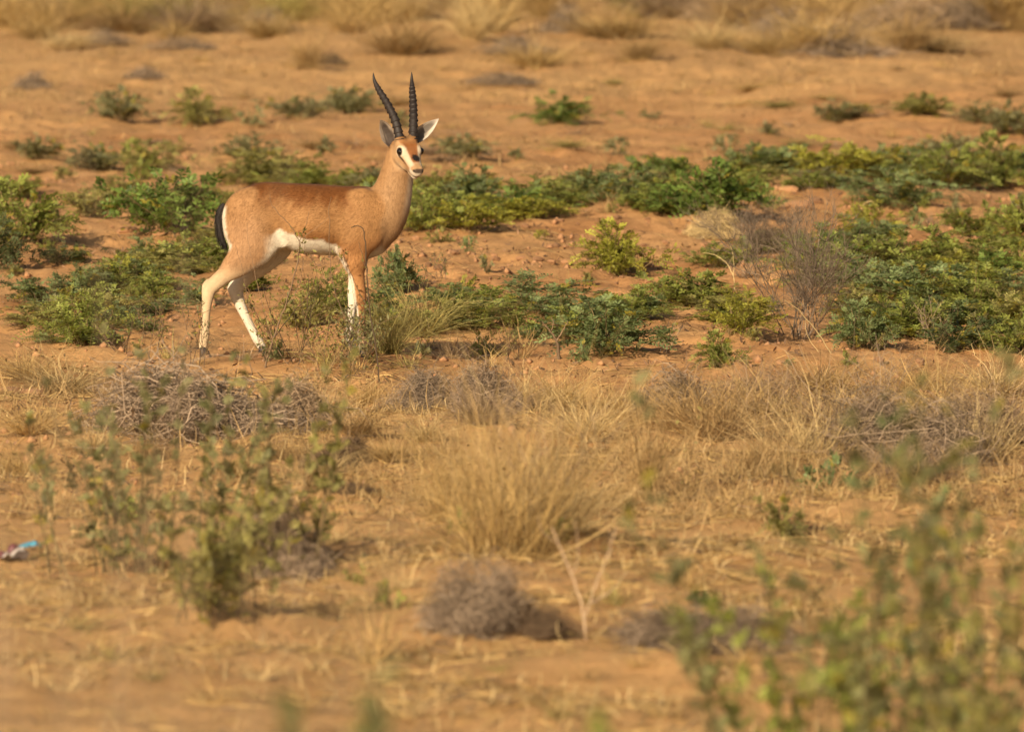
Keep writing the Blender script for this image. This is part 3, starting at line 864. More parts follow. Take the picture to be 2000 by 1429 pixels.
def twiggy(rng, H, nst, spread_, nbr, sub, rad=.0022, wig=.05):
    """erect, much-branched dry stems"""
    Ps, Rs, k = [], [], 7
    t = np.linspace(0, 1, k)
    def grow(p, d, L, r, level):
        P = np.zeros((k, 3)); P[0] = p; dd = d.copy()
        for j in range(1, k):
            dd = dd + wig * 2 * rng.randn(3) + np.array([0, 0, .05]); dd /= np.linalg.norm(dd)
            P[j] = P[j - 1] + dd * L / (k - 1)
        Ps.append(P); Rs.append(r * (1 - .6 * t))
        if level > 0:
            for _ in range(nbr if level == 2 else sub):
                j = rng.randint(2, k - 1)
                nd = P[j] - P[j - 1]; nd = nd / np.linalg.norm(nd) + .75 * rng.randn(3) * np.array([1, 1, .5]) + np.array([0, 0, .15])
                nd /= np.linalg.norm(nd)
                grow(P[j], nd, L * (.28 + .3 * rng.rand()), r * .5, level - 1)
    for i in range(nst):
        a = rng.rand() * 2 * math.pi; q = spread_ * (.35 + .65 * rng.rand())
        grow(np.array([.02 * rng.randn(), .02 * rng.randn(), -.02]), norm(np.array([q * math.cos(a), q * math.sin(a), 1.0])), H * (.65 + .4 * rng.rand()), rad, 2)
    P = np.array(Ps); Rd = np.array(Rs)
    V, F = tubes(P, Rd)
    return (V, [F], {'rnd': np.repeat(rng.rand(len(P)), k * 3)}), P

def sparse_leaves(rng, P, n, L, W):
    i = rng.randint(0, len(P), n); j = rng.randint(2, P.shape[1], n)
    B = P[i, j]
    A = norm(rng.randn(n, 3) + np.array([0, 0, .5])); Nn = norm(rng.randn(n, 3) + np.array([0, 0, .8]))
    V, F = leaflets(B, A, Nn, L * (.6 + .8 * rng.rand(n)), W * (.7 + .6 * rng.rand(n)))
    return V, [F], {'rnd': np.repeat(rng.rand(n), 6), 'rnd2': np.repeat(rng.rand(n), 6)}

def stems_mesh(d): return mesh_np('stems', *d[:2], [M_stem], d[2])
def leaves_mesh(d): return mesh_np('leaves', *d[:2], [M_leaf], d[2])
def straw_mesh(d): return mesh_np('blades', *d[:2], [M_straw], d[2])
def twig_mesh(d): return mesh_np('twigs', *d[:2], [M_twig], d[2])

# prototypes (nominal radius, height) ------------------------------------------------
HERB = []
for i, (nst, nl, ll, pr, fl, fw) in enumerate([(34, 9, .052, 5, .016, .0034), (30, 10, .060, 6, .016, .0032), (38, 8, .046, 4, .017, .0038), (28, 10, .064, 6, .016, .0030), (34, 9, .050, 4, .019, .0044), (30, 9, .056, 5, .017, .0034)]):
    s, l = leafy(np.random.RandomState(100 + i), .20, .20, nst, nl, ll, pr, fl, fw, upright=.20 + .08 * i)
    HERB.append((.20, .20, stems_mesh(s), leaves_mesh(l)))
WEED = []
for i in range(4):
    s, l = leafy(np.random.RandomState(150 + i), .09, .09, 10, 6, .036, 4, .014, .0032, upright=.4)
    WEED.append((.09, .09, stems_mesh(s), leaves_mesh(l)))
TUSS = [(.19, .30, straw_mesh(tussock(np.random.RandomState(200 + i), 620, .055, .34, .75, .35 + .1 * i, w=.0016))) for i in range(4)]
FARTUSS = [(.26, .45, straw_mesh(tussock(np.random.RandomState(230 + i), 750, .09, .50, .62, .22 + .1 * i, w=.0030))) for i in range(3)]
SPRIG = [(.10, .14, straw_mesh(tussock(np.random.RandomState(260 + i), 70, .03, .16, .8, .4, w=.0014))) for i in range(4)]
HEAP = [(.2, .14, twig_mesh(twig_heap(np.random.RandomState(300 + i), 1900, .2, .2, .15, r=.0009))) for i in range(4)]
BRUSH = [(.2, .14, twig_mesh(twig_heap(np.random.RandomState(310 + i), 520, .2, .2, .15, r=.0014, L=.14))) for i in range(3)]
WILD = [(.27, .36, straw_mesh(tussock(np.random.RandomState(240 + i), 520, .13, .42, 1.0, .25, w=.0012, k=7))) for i in range(3)]
THORN = []
for i in range(2):
    d, P = twiggy(np.random.RandomState(330 + i), .30, 18, 1.0, 11, 9, rad=.0017, wig=.08)
    THORN.append((.2, .26, twig_mesh(d)))

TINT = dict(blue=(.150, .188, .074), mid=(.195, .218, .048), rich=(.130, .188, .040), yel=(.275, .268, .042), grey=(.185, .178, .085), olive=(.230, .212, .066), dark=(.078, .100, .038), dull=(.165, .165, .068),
            gold=(.43, .29, .112), pale=(.50, .37, .175), tan=(.35, .23, .098), wisp=(.34, .285, .095), ash=(.225, .165, .112), brown=(.120, .078, .045), dun=(.27, .19, .118), umber=(.150, .112, .078))
ADJ = dict(blue='blue green', mid='mid green', rich='rich green', yel='yellow green', grey='grey green', olive='olive green', dark='dark green', dull='dull green',
           gold='golden', pale='pale straw', tan='tan', wisp='greenish straw', ash='grey', brown='dark brown', dun='dun brown', umber='umber')
STEMC = (.19, .135, .06, 1)

def scale_px(y): return 2000 * FOCAL / 36 / y     # photograph pixels per metre at a distance

RNG = np.random.RandomState(77)
SIZES = {}
def plant(name, proto, px, py, wpx, hpx, tint, label, cat, group=None, stem=STEMC, rot=None, lean=(0, 0)):
    """root an Empty on the terrain; wpx, hpx: its width and height as seen"""
    x, y, z = ground_at(px, py)
    k = scale_px(y)
    e = obj(name, None, None, (x, y, z), (lean[0], lean[1], rot if rot is not None else RNG.rand() * 6.28))
    sx = wpx / k / 2 / proto[0]; sz = hpx / k / proto[1]
    e.scale = (sx, sx, sz)
    tag(e, (ADJ[tint] + ' ' + label) if group else label, cat, group)
    c = np.array(TINT[tint]) * (.88 + .24 * RNG.rand())
    if group: SIZES.setdefault(group, []).append((e, wpx / k * hpx / k))
    names = ('stems', 'leaves') if len(proto) == 4 else (('blades',) if proto in TUSS + FARTUSS + SPRIG + WILD else ('twigs',))
    for nm, me in zip(names, proto[2:]):
        o = obj(nm, me, e); o['kind'] = 'stuff'
        o.color = stem if nm == 'stems' else (*c, 1)
    return e

# ------------------------------------------------------------------ green herbs
G_BACK = 'herb clumps in the green band behind the gazelle'
L_BACK = 'leafy herb clump in the band of greenery behind the gazelle'
G_FAR = 'grey green herbs on the far sand'
L_FAR = 'small dull herb on the sand far behind the gazelle'
G_RIGHT = 'herb clumps next to the dead shrub'
L_RIGHT = 'low pinnate herb in the wide patch beside the grey dead shrub'
G_RIDGE = 'herbs along the ridge beyond the sand mound'
L_RIDGE = 'herb growing along the ridge beyond the bare sand mounds'
G_LEFT = 'herb clumps behind the hind legs'
L_LEFT = 'herb clump on the sand around the gazelle\'s tail and hind legs'
G_BLUE = 'blue green herbs in front of the sand mound'
L_BLUE = 'spreading pinnate herb on the sand ahead of the gazelle\'s front legs'
H = [  # px, py, width, height, tint, label, group
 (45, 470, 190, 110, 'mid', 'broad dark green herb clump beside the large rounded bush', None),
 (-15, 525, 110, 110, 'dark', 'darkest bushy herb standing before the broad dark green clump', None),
 (185, 425, 110, 62, 'olive', 'yellowish olive herb between the rounded bush and the broad dark clump', None),
 (332, 458, 190, 122, 'rich', 'large rounded rich green bush just behind the gazelle\'s tail', None),
 (272, 352, 70, 50, 'mid', 'thin upright green sprig rising behind the large rounded bush', None),
 (370, 525, 170, 72, 'mid', L_LEFT, G_LEFT), (290, 520, 90, 50, 'blue', L_LEFT, G_LEFT), (300, 590, 90, 60, 'mid', L_LEFT, G_LEFT),
 (420, 520, 90, 60, 'olive', L_LEFT, G_LEFT), (480, 570, 90, 50, 'mid', L_LEFT, G_LEFT), (160, 575, 110, 55, 'blue', L_LEFT, G_LEFT),
 (100, 595, 130, 62, 'blue', L_LEFT, G_LEFT), (210, 610, 90, 50, 'mid', L_LEFT, G_LEFT), (385, 590, 80, 50, 'blue', L_LEFT, G_LEFT),
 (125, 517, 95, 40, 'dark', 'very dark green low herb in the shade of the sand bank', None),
 (240, 562, 110, 66, 'yel', 'yellow green bushy herb between the sand bank and the hind hooves', None),
 (170, 672, 150, 96, 'mid', 'tall mid green herb between the hind hooves and the pale fallen grass', None),
 (225, 640, 90, 50, 'blue', L_LEFT, G_LEFT),
 (610, 362, 120, 40, 'mid', L_BACK, G_BACK), (690, 366, 90, 40, 'mid', L_BACK, G_BACK), (560, 360, 80, 26, 'olive', L_BACK, G_BACK),
 (760, 432, 90, 80, 'blue', L_BACK, G_BACK), (840, 448, 120, 82, 'mid', L_BACK, G_BACK), (915, 448, 130, 64, 'yel', 'yellow green herb clump in the band just ahead of the gazelle\'s chest', None),
 (925, 400, 130, 70, 'blue', L_BACK, G_BACK), (1010, 420, 120, 62, 'rich', 'rich dark green herb where the band meets the bare ridge', None),
 (870, 380, 100, 50, 'olive', L_BACK, G_BACK), (1085, 405, 110, 42, 'mid', L_BACK, G_BACK), (1160, 392, 110, 50, 'olive', L_BACK, G_BACK),
 (810, 400, 90, 50, 'mid', L_BACK, G_BACK), (440, 420, 60, 60, 'olive', L_BACK, G_BACK),
 (1238, 392, 120, 72, 'blue', 'bushy blue green herb at the near end of the ridge\'s greenery', None),
 (1310, 395, 110, 50, 'mid', L_RIDGE, G_RIDGE), (1395, 425, 180, 110, 'rich', 'big bright green bush directly behind the grey dead shrub', None),
 (1330, 335, 60, 34, 'yel', 'tiny yellow topped herb beside the big bright bush', None),
 (1480, 340, 140, 62, 'blue', L_RIDGE, G_RIDGE), (1540, 335, 90, 46, 'blue', L_RIDGE, G_RIDGE), (1440, 390, 100, 60, 'mid', L_RIDGE, G_RIDGE),
 (1640, 352, 170, 78, 'yel', 'yellow leaved bush on the ridge, brightest of the row', None),
 (1740, 352, 120, 70, 'blue', L_RIDGE, G_RIDGE), (1745, 405, 170, 66, 'blue', 'blue green herb casting a dark shadow over the bare sand on the ridge', None),
 (1850, 365, 150, 84, 'mid', L_RIDGE, G_RIDGE), (1950, 362, 140, 90, 'mid', L_RIDGE, G_RIDGE), (1900, 352, 100, 60, 'blue', L_RIDGE, G_RIDGE), (2030, 360, 100, 80, 'blue', L_RIDGE, G_RIDGE),
 (1990, 465, 90, 80, 'mid', 'lone green herb on bare sand between the ridge and the wide patch', None),
 (1700, 470, 110, 70, 'yel', 'yellow leaved herb at the tip of the wide green patch', None),
 (1745, 520, 180, 74, 'mid', L_RIGHT, G_RIGHT), (1860, 530, 190, 78, 'mid', L_RIGHT, G_RIGHT), (1930, 545, 110, 60, 'rich', L_RIGHT, G_RIGHT),
 (1700, 575, 150, 74, 'blue', L_RIGHT, G_RIGHT), (1800, 590, 180, 80, 'blue', L_RIGHT, G_RIGHT), (1900, 600, 170, 72, 'mid', L_RIGHT, G_RIGHT),
 (1600, 525, 120, 84, 'rich', 'rich green herb growing through the far side of the dead shrub', None), (1650, 545, 90, 50, 'blue', L_RIGHT, G_RIGHT),
 (1670, 620, 120, 60, 'olive', L_RIGHT, G_RIGHT), (1760, 645, 160, 74, 'mid', L_RIGHT, G_RIGHT), (1850, 640, 130, 60, 'blue', L_RIGHT, G_RIGHT),
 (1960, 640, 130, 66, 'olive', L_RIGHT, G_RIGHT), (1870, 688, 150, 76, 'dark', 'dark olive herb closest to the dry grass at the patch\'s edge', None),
 (1690, 676, 120, 80, 'blue', L_RIGHT, G_RIGHT), (1990, 690, 120, 80, 'mid', L_RIGHT, G_RIGHT), (1930, 470, 70, 34, 'mid', L_RIGHT, G_RIGHT),
 (1345, 595, 130, 70, 'mid', 'green herb beside the dead shrub\'s foot on open sand', None), (1440, 648, 120, 74, 'yel', 'yellow and green herb right under the dead shrub', None),
 (1400, 525, 100, 50, 'mid', 'small green herb half hidden behind the dead shrub\'s low side', None),
 (1203, 533, 138, 92, 'yel', 'yellow green bush standing alone on the bare sand mound', None),
 (1055, 467, 40, 18, 'yel', 'tiny yellow green weed alone on the sand slope', None),
 (902, 583, 66, 44, 'yel', 'small yellow green weed in front of the sand mound', None),
 (1262, 598, 60, 38, 'blue', 'small blue green weed by itself between the sand mound and dead shrub', None),
 (1050, 610, 190, 66, 'blue', L_BLUE, G_BLUE), (1130, 640, 130, 60, 'blue', L_BLUE, G_BLUE), (1195, 692, 190, 96, 'blue', 'largest blue green pinnate herb, beside the forked dead stub', None),
 (960, 640, 130, 60, 'mid', L_BLUE, G_BLUE), (880, 640, 140, 62, 'olive', L_BLUE, G_BLUE),
 (775, 575, 80, 90, 'blue', 'slender grey blue herb in front of the gazelle\'s chest', None),
 (640, 610, 110, 70, 'mid', 'mid green herb under the gazelle\'s belly', None), (590, 640, 90, 60, 'olive', 'olive herb between the gazelle\'s fore and hind legs', None),
 (1405, 718, 80, 62, 'mid', 'small green weed at the edge of the dry grass below the dead shrub', None),
 (1090, 240, 120, 56, 'rich', 'round green bush alone on the far sand, ahead of the horns', None),
 (75, 314, 80, 48, 'grey', L_FAR, G_FAR), (180, 332, 100, 46, 'grey', L_FAR, G_FAR), (290, 334, 100, 50, 'olive', L_FAR, G_FAR), (235, 236, 90, 66, 'grey', L_FAR, G_FAR),
 (388, 244, 100, 64, 'olive', L_FAR, G_FAR), (496, 246, 60, 44, 'grey', L_FAR, G_FAR), (590, 232, 100, 46, 'grey', L_FAR, G_FAR), (680, 222, 90, 54, 'grey', L_FAR, G_FAR),
 (492, 312, 100, 44, 'grey', L_FAR, G_FAR), (910, 308, 90, 46, 'grey', L_FAR, G_FAR), (1010, 312, 50, 26, 'grey', L_FAR, G_FAR), (1210, 300, 70, 30, 'grey', L_FAR, G_FAR),
 (1640, 240, 90, 40, 'grey', L_FAR, G_FAR), (1800, 225, 100, 44, 'olive', L_FAR, G_FAR), (1910, 240, 80, 36, 'grey', L_FAR, G_FAR), (1975, 262, 100, 66, 'grey', L_FAR, G_FAR),
 (1500, 262, 60, 24, 'grey', L_FAR, G_FAR), (1265, 230, 50, 18, 'grey', L_FAR, G_FAR), (1860, 300, 90, 40, 'grey', L_FAR, G_FAR), (790, 250, 60, 30, 'grey', L_FAR, G_FAR),
 (640, 300, 60, 30, 'grey', L_FAR, G_FAR), (345, 300, 60, 36, 'olive', L_FAR, G_FAR), (120, 350, 60, 30, 'olive', L_FAR, G_FAR), (1420, 300, 70, 36, 'grey', L_FAR, G_FAR),
]
for i, (px, py, w, h, tint, lab, grp) in enumerate(H):
    small = w < 75
    proto = WEED[i % 4] if small else HERB[(i * 5 + 1) % 6]
    plant('weed' if small else 'green_herb', proto, px, py, w * (1.0 if small else 1.5), h * 1.0, tint, lab, 'weed' if small else 'herb', grp)

# more of the same closing the mats: (x range, y range, count, tints, label, group)
for x0, x1, y0, y1, cnt, tints, lab, grp in [
    (1660, 2010, 460, 660, 22, ['mid', 'blue', 'olive', 'mid', 'yel'], L_RIGHT, G_RIGHT), (1480, 1660, 480, 560, 5, ['mid', 'olive'], L_RIGHT, G_RIGHT), (1360, 1500, 600, 650, 3, ['olive', 'mid'], L_RIGHT, G_RIGHT),
    (1260, 1520, 340, 420, 10, ['mid', 'olive', 'rich'], L_RIDGE, G_RIDGE), (1460, 2030, 315, 370, 18, ['blue', 'mid', 'olive', 'grey'], L_RIDGE, G_RIDGE),
    (790, 1240, 365, 430, 14, ['mid', 'olive', 'blue', 'yel'], L_BACK, G_BACK), (440, 760, 345, 368, 5, ['olive', 'grey'], L_BACK, G_BACK),
    (0, 420, 380, 425, 7, ['mid', 'olive', 'grey'], L_LEFT, G_LEFT), (230, 500, 470, 560, 8, ['mid', 'blue', 'olive'], L_LEFT, G_LEFT), (60, 330, 540, 680, 9, ['mid', 'olive', 'blue'], L_LEFT, G_LEFT),
    (740, 1010, 590, 650, 6, ['mid', 'olive', 'blue'], L_BLUE, G_BLUE), (1000, 1260, 610, 690, 6, ['blue', 'grey', 'mid'], L_BLUE, G_BLUE)]:
    for i in range(cnt):
        px, py = x0 + (x1 - x0) * RNG.rand(), y0 + (y1 - y0) * RNG.rand()
        w = (70 + 80 * RNG.rand()) * (.55 + py / 1300)
        plant('green_herb', HERB[RNG.randint(6)], px, py, w * 1.6, w * (.26 + .24 * RNG.rand()), tints[RNG.randint(len(tints))], lab, 'herb', grp)

# dry stalks standing among the greenery
for i in range(40):
    x0, x1, y0, y1 = [(1400, 2000, 430, 690), (0, 480, 380, 690), (780, 1500, 350, 440), (740, 1260, 590, 700), (1450, 2000, 310, 370)][i % 5]
    plant('grass_sprig', SPRIG[i % 4], x0 + (x1 - x0) * RNG.rand(), y0 + (y1 - y0) * RNG.rand(), 50 + 50 * RNG.rand(), 30 + 40 * RNG.rand(), ['tan', 'dun', 'wisp'][RNG.randint(3)], 'dry stalk tuft standing among the green herbs', 'grass', 'dry stalks among the herbs')

# loose weeds scattered in the green zone
L_W = 'little weed seedling on the reddish sand around the gazelle'
for i in range(70):
    px = RNG.rand() * 2060 - 30; py = 280 + 440 * RNG.rand() ** .8
    if 950 < px < 1330 and 430 < py < 570 and RNG.rand() < .75: continue
    if 130 < px < 260 and 430 < py < 490: continue
    w = 22 + 40 * RNG.rand()
    plant('weed_seedling', WEED[i % 4], px, py, w, w * (.5 + .5 * RNG.rand()), ['mid', 'blue', 'olive', 'grey'][RNG.randint(4)], L_W, 'weed', 'weed seedlings on the sand')

# ------------------------------------------------------------------ dry grass
GT_FAR = 'dry tussocks at the far edge of the field'
LT_FAR = 'blurred dry grass tussock at the far edge of the field'
def grass(proto, px, py, w, h, tint, lab, grp=None, name='grass_tussock', cat='grass'):
    return plant(name, proto, px, py, w, h, tint, lab, cat, grp)
for i, (px, w, h) in enumerate([(70, 150, 95), (270, 140, 90), (420, 170, 95), (545, 150, 90), (700, 180, 100), (820, 150, 90), (965, 150, 95), (1050, 120, 80), (1180, 180, 95), (1270, 150, 90), (1380, 170, 100), (1480, 140, 90),
                                (1600, 190, 100), (1720, 160, 90), (1810, 160, 95), (1920, 180, 100), (2030, 150, 95), (-40, 150, 95), (170, 100, 60), (340, 100, 70)]):
    grass(FARTUSS[i % 3], px + 25 * RNG.randn(), 90 + 22 * RNG.randn(), w * (.6 + .6 * RNG.rand()), h * (.45 + .6 * RNG.rand()), ['gold', 'tan', 'pale', 'gold'][i % 4], LT_FAR, GT_FAR)
for i in range(52):
    px = -60 + 2120 * (i + RNG.rand()) / 52; py = 66 - 76 * RNG.rand()
    grass(FARTUSS[i % 3], px, py, 110 + 60 * RNG.rand(), 75 + 40 * RNG.rand(), ['gold', 'tan', 'gold', 'wisp', 'dun'][RNG.randint(5)], LT_FAR, GT_FAR)
grass(FARTUSS[1], 600, 134, 70, 74, 'tan', 'narrow upright dry tussock with a dark shadow, apart from the far row')
for i in range(46):
    px = -20 + 2040 * RNG.rand(); py = 100 + 95 * RNG.rand() ** 1.3
    grass(SPRIG[i % 4], px, py, 40 + 50 * RNG.rand(), 14 + 16 * RNG.rand(), ['gold', 'tan', 'tan'][RNG.randint(3)], 'short dry sprig on the sand below the far tussocks', 'far straw sprigs', 'grass_sprig')

grass(WILD[0], 985, 1085, 420, 340, 'gold', 'large loose golden dry grass tussock rising above the grey twig mound')
grass(WILD[1], 1075, 1030, 330, 280, 'pale', 'pale feathery dry tussock tangled behind the large golden one')
grass(WILD[2], 885, 1010, 230, 220, 'gold', 'smaller golden dry tussock leaning against the large loose one')
grass(TUSS[3], 120, 770, 220, 90, 'pale', 'flattened pale straw tussock at the broken bank beside the twig heap')
grass(TUSS[1], 60, 745, 150, 80, 'gold', 'golden straw tussock on top of the broken bank')
grass(TUSS[2], 820, 655, 170, 110, 'wisp', 'wispy green gold grass tuft in front of the gazelle\'s forelegs')
grass(TUSS[0], 760, 690, 130, 110, 'wisp', 'wispy green gold grass tuft right beside the front hooves')
grass(TUSS[3], 1265, 970, 130, 250, 'tan', 'tall thin dry grass clump standing at the end of a long shadow')
LT = 'low tangled dry grass tuft in the straw field before the green patch'
GT = 'dry tufts in the straw field'
for i, (px, py, w, h) in enumerate([(1400, 860, 200, 120), (1500, 830, 200, 130), (1580, 900, 240, 150), (1640, 840, 220, 130), (1720, 880, 230, 150), (1830, 830, 220, 120), (1900, 900, 240, 150), (1960, 850, 200, 120), (1340, 840, 170, 120), (1240, 830, 150, 90), (1150, 860, 160, 100),
                                  (1480, 770, 150, 70), (1600, 760, 160, 70), (1800, 760, 180, 70), (1950, 770, 160, 80), (1780, 940, 200, 110), (1480, 930, 160, 100), (1100, 800, 140, 80), (1020, 800, 160, 100), (940, 830, 140, 90)]):
    grass((TUSS + WILD)[i * 3 % 7], px, py, w * 1.2, h * 1.05, ['tan', 'gold', 'pale', 'dun'][i % 4], LT, GT)
LT2 = 'short broken dry grass tuft in the trampled straw before the twig heap'
for i, (px, py, w, h) in enumerate([(60, 850, 160, 70), (180, 880, 140, 60), (300, 900, 140, 60), (40, 930, 150, 60), (620, 830, 110, 110), (700, 850, 140, 70), (760, 900, 130, 60), (640, 930, 150, 50), (560, 900, 120, 60), (470, 930, 120, 50), (830, 860, 120, 70), (250, 800, 100, 60), (720, 790, 100, 60)]):
    grass(TUSS[(i + 1) % 4], px, py, w, h, ['gold', 'pale', 'tan'][i % 3], LT2, 'short tufts before the twig heap')
LT3 = 'out of focus sprig on bare ground before the twig mound'
for i, (px, py, w, h) in enumerate([(730, 1290, 170, 170), (640, 1200, 120, 90), (780, 1150, 110, 100), (1200, 1180, 100, 90), (1450, 1290, 120, 70), (1370, 1340, 130, 70), (500, 1330, 140, 60), (300, 1330, 140, 50), (900, 1340, 120, 50), (1150, 1330, 120, 60), (650, 1060, 120, 70), (150, 1230, 130, 60), (1350, 1150, 120, 60), (1500, 1130, 100, 60), (60, 1180, 120, 50), (220, 1290, 150, 60), (420, 1370, 160, 60), (600, 1390, 150, 55), (800, 1400, 160, 60), (1080, 1400, 150, 60), (1300, 1400, 170, 60), (1480, 1370, 150, 60), (120, 1350, 160, 60), (980, 1310, 110, 40), (1250, 1300, 120, 50), (380, 1250, 120, 50), (620, 1310, 120, 60)]):
    grass(SPRIG[i % 4], px, py, w, h, ['gold', 'tan', 'pale', 'wisp'][i % 4], LT3, 'straw sprigs in the foreground', 'grass_sprig')
LT4 = 'thin dry stalk tuft at the gazelle\'s feet'
for i, (px, py, w, h) in enumerate([(560, 700, 110, 90), (640, 710, 110, 80), (470, 705, 90, 60), (700, 730, 100, 80), (390, 712, 70, 50), (330, 700, 70, 60), (880, 700, 110, 70), (960, 720, 110, 60), (1020, 700, 90, 90), (800, 720, 110, 60)]):
    grass(SPRIG[i % 4], px, py, w, h, ['tan', 'wisp', 'dun', 'gold'][i % 4], LT4, 'stalk tufts at the hooves', 'grass_sprig')

for i in range(64):
    px = -20 + 2040 * RNG.rand(); py = 165 + 175 * RNG.rand()
    grass((SPRIG + TUSS[:2])[i % 6], px, py, 40 + 60 * RNG.rand(), 10 + 20 * RNG.rand(), ['tan', 'dun', 'gold', 'wisp'][RNG.randint(4)], 'low withered tuft on the far sand among the grey green herbs', 'withered tufts on the far sand', 'grass_tuft')

# ------------------------------------------------------------------ dead twig heaps
def heap(px, py, w, h, tint, lab, grp=None, i=0):
    return plant('twig_heap', HEAP[i % 4], px, py, w, h, tint, lab, 'twig heap', grp)
heap(410, 852, 400, 130, 'ash', 'wide grey heap of tangled dead twigs in front of the gazelle\'s hind legs', None, 0)
heap(585, 842, 150, 95, 'dun', 'dun end piece of dead twigs joining the wide grey heap', None, 1)
heap(830, 795, 130, 66, 'ash', 'small flat grey twig bundle in the straw ahead of the front hooves', None, 2)
heap(940, 1228, 190, 120, 'ash', 'steep grey mound of dead twigs on the bare sandy hump', None, 1)
heap(1040, 1238, 110, 54, 'brown', 'dark low tail of twigs beside the steep grey mound', None, 2)
heap(560, 1120, 170, 120, 'ash', 'grey twig tangle at the foot of the leafy foreground shrub', None, 0)
heap(1370, 1262, 330, 70, 'ash', 'long low band of grey twigs beside the forked dry stem', None, 1)
heap(1750, 905, 270, 120, 'ash', 'grey mauve twig tangle within the straw field beyond the blurred green shrub', None, 2)
heap(1310, 812, 150, 80, 'ash', 'grey twig clump behind the tall thin grass clump', None, 0)
heap(1915, 868, 170, 90, 'dun', 'pale brown twig clump at the straw field\'s far end', None, 1)
heap(945, 812, 120, 92, 'ash', 'wispy grey twig clump behind the large golden tussock', None, 2)
heap(660, 912, 120, 50, 'brown', 'flat brown twig scrap lying in trampled straw', None, 0)
heap(690, 962, 90, 18, 'brown', 'thin dark strip of twigs lying in the trampled straw', None, 1)
heap(640, 125, 60, 20, 'brown', 'dark brush scrap in the shade of the narrow far tussock', None, 1)
LHF = 'blurred brush patch among the far dry tussocks'
for i, (px, py, w, h) in enumerate([(1010, 104, 120, 30), (1490, 100, 110, 34), (1620, 108, 190, 50), (1530, 70, 160, 50), (1750, 60, 200, 70), (1100, 60, 80, 50), (200, 84, 90, 24), (360, 95, 120, 20), (520, 60, 100, 40), (1880, 50, 160, 60), (1400, 40, 120, 40), (60, 172, 70, 30), (985, 162, 120, 20), (820, 40, 100, 40), (180, 20, 120, 50), (280, 152, 66, 22)]):
    plant('brush_patch', BRUSH[i % 3], px, py, w, h, ['ash', 'dun', 'ash'][i % 3], LHF, 'brush', 'brush patches among the far tussocks')

# the grey dead shrub, leaning
ds = plant('dead_shrub', THORN[0], 1565, 662, 290, 235, 'umber', 'leaning grey brown dead shrub with fine bare twigs among the green herbs', 'shrub', lean=(0, -.22))
ds2 = plant('dead_shrub', THORN[1], 1460, 510, 230, 110, 'umber', 'low dark dead shrub behind the leaning grey one', 'shrub')
plant('dead_plume', HEAP[2], 1398, 460, 90, 46, 'pale', 'small silvery feathery dead plume at the dead shrub\'s tip', 'dead plant')
# ------------------------------------------------------------------ erect twig plants around the gazelle
def twig_plant(name, seed, px, py, H, nst, sp, nbr, sub, nleaf, leaf_len, leaf_w, tint, leaf_tint, lab, cat='twig plant', group=None, rad=.002, wig=.05, scale=1.0):
    rng = np.random.RandomState(seed)
    x, y, z = ground_at(px, py)
    d, P = twiggy(rng, H, nst, sp, nbr, sub, rad, wig)
    e = tag(obj(name, None, None, (x, y, z), (0, 0, rng.rand() * 6.28)), lab, cat, group)
    o = obj('stems', twig_mesh(d), e); o.color = (*TINT[tint], 1); o['kind'] = 'stuff'
    if nleaf:
        o = obj('leaves', leaves_mesh(sparse_leaves(rng, P, nleaf, leaf_len, leaf_w)), e); o.color = (*TINT[leaf_tint], 1); o['kind'] = 'stuff'
    return e
twig_plant('twig_plant', 1, 575, 712, .38, 7, .7, 6, 3, 520, .014, .0032, 'brown', 'olive', 'bushy olive twig plant between the gazelle\'s front and hind legs')
twig_plant('twig_plant', 2, 640, 722, .30, 6, .8, 6, 3, 420, .014, .0032, 'brown', 'olive', 'short olive twig plant just behind the near front hoof')
twig_plant('twig_plant', 3, 705, 735, .27, 6, .9, 6, 3, 480, .015, .0035, 'brown', 'grey', 'grey green twig plant hiding the front hooves')
twig_plant('twig_plant', 4, 520, 706, .20, 5, .9, 5, 3, 160, .013, .003, 'brown', 'olive', 'low thin twig plant beside the far hind hoof')
twig_plant('twig_plant', 5, 395, 716, .26, 4, .5, 4, 2, 120, .014, .003, 'brown', 'grey', 'thin twig plant in front of the near hind hoof')
twig_plant('twig_plant', 6, 300, 700, .26, 5, .7, 5, 3, 110, .014, .003, 'brown', 'olive', 'sparse brown twig plant behind the wide twig heap')
twig_plant('twig_plant', 7, 240, 690, .18, 5, .9, 5, 3, 140, .014, .003, 'brown', 'mid', 'low leafy twig plant between twig heap and fallen grass')
twig_plant('twig_plant', 8, 1000, 705, .16, 6, .9, 5, 3, 60, .013, .003, 'brown', 'olive', 'low bare twig plant beside the forked dead stub')
twig_plant('twig_plant', 9, 1300, 690, .12, 6, 1.0, 5, 3, 80, .013, .003, 'dun', 'olive', 'tiny bare twig plant on sand next to the largest blue green herb')
twig_plant('twig_plant', 10, 1820, 668, .16, 6, .9, 6, 3, 60, .013, .003, 'ash', 'olive', 'grey twig plant inside the wide green patch')
twig_plant('twig_plant', 11, 610, 840, .30, 4, .6, 5, 2, 30, .014, .003, 'tan', 'olive', 'upright tan twig plant at the dun end of the twig heap')
twig_plant('twig_plant', 12, 1290, 975, .34, 5, .6, 4, 2, 20, .014, .003, 'tan', 'olive', 'upright branching dry plant beside the tall thin grass clump')
twig_plant('twig_plant', 14, 1000, 1070, .46, 9, .8, 6, 3, 0, .014, .003, 'tan', 'olive', 'tan branching dry plant inside the large golden tussock')
twig_plant('twig_plant', 15, 1080, 1035, .42, 9, .8, 6, 3, 0, .014, .003, 'dun', 'olive', 'dun branching dry plant inside the pale feathery tussock')
twig_plant('twig_plant', 16, 900, 1015, .34, 7, .8, 6, 3, 0, .014, .003, 'tan', 'olive', 'tan branching dry plant beside the smaller golden tussock')
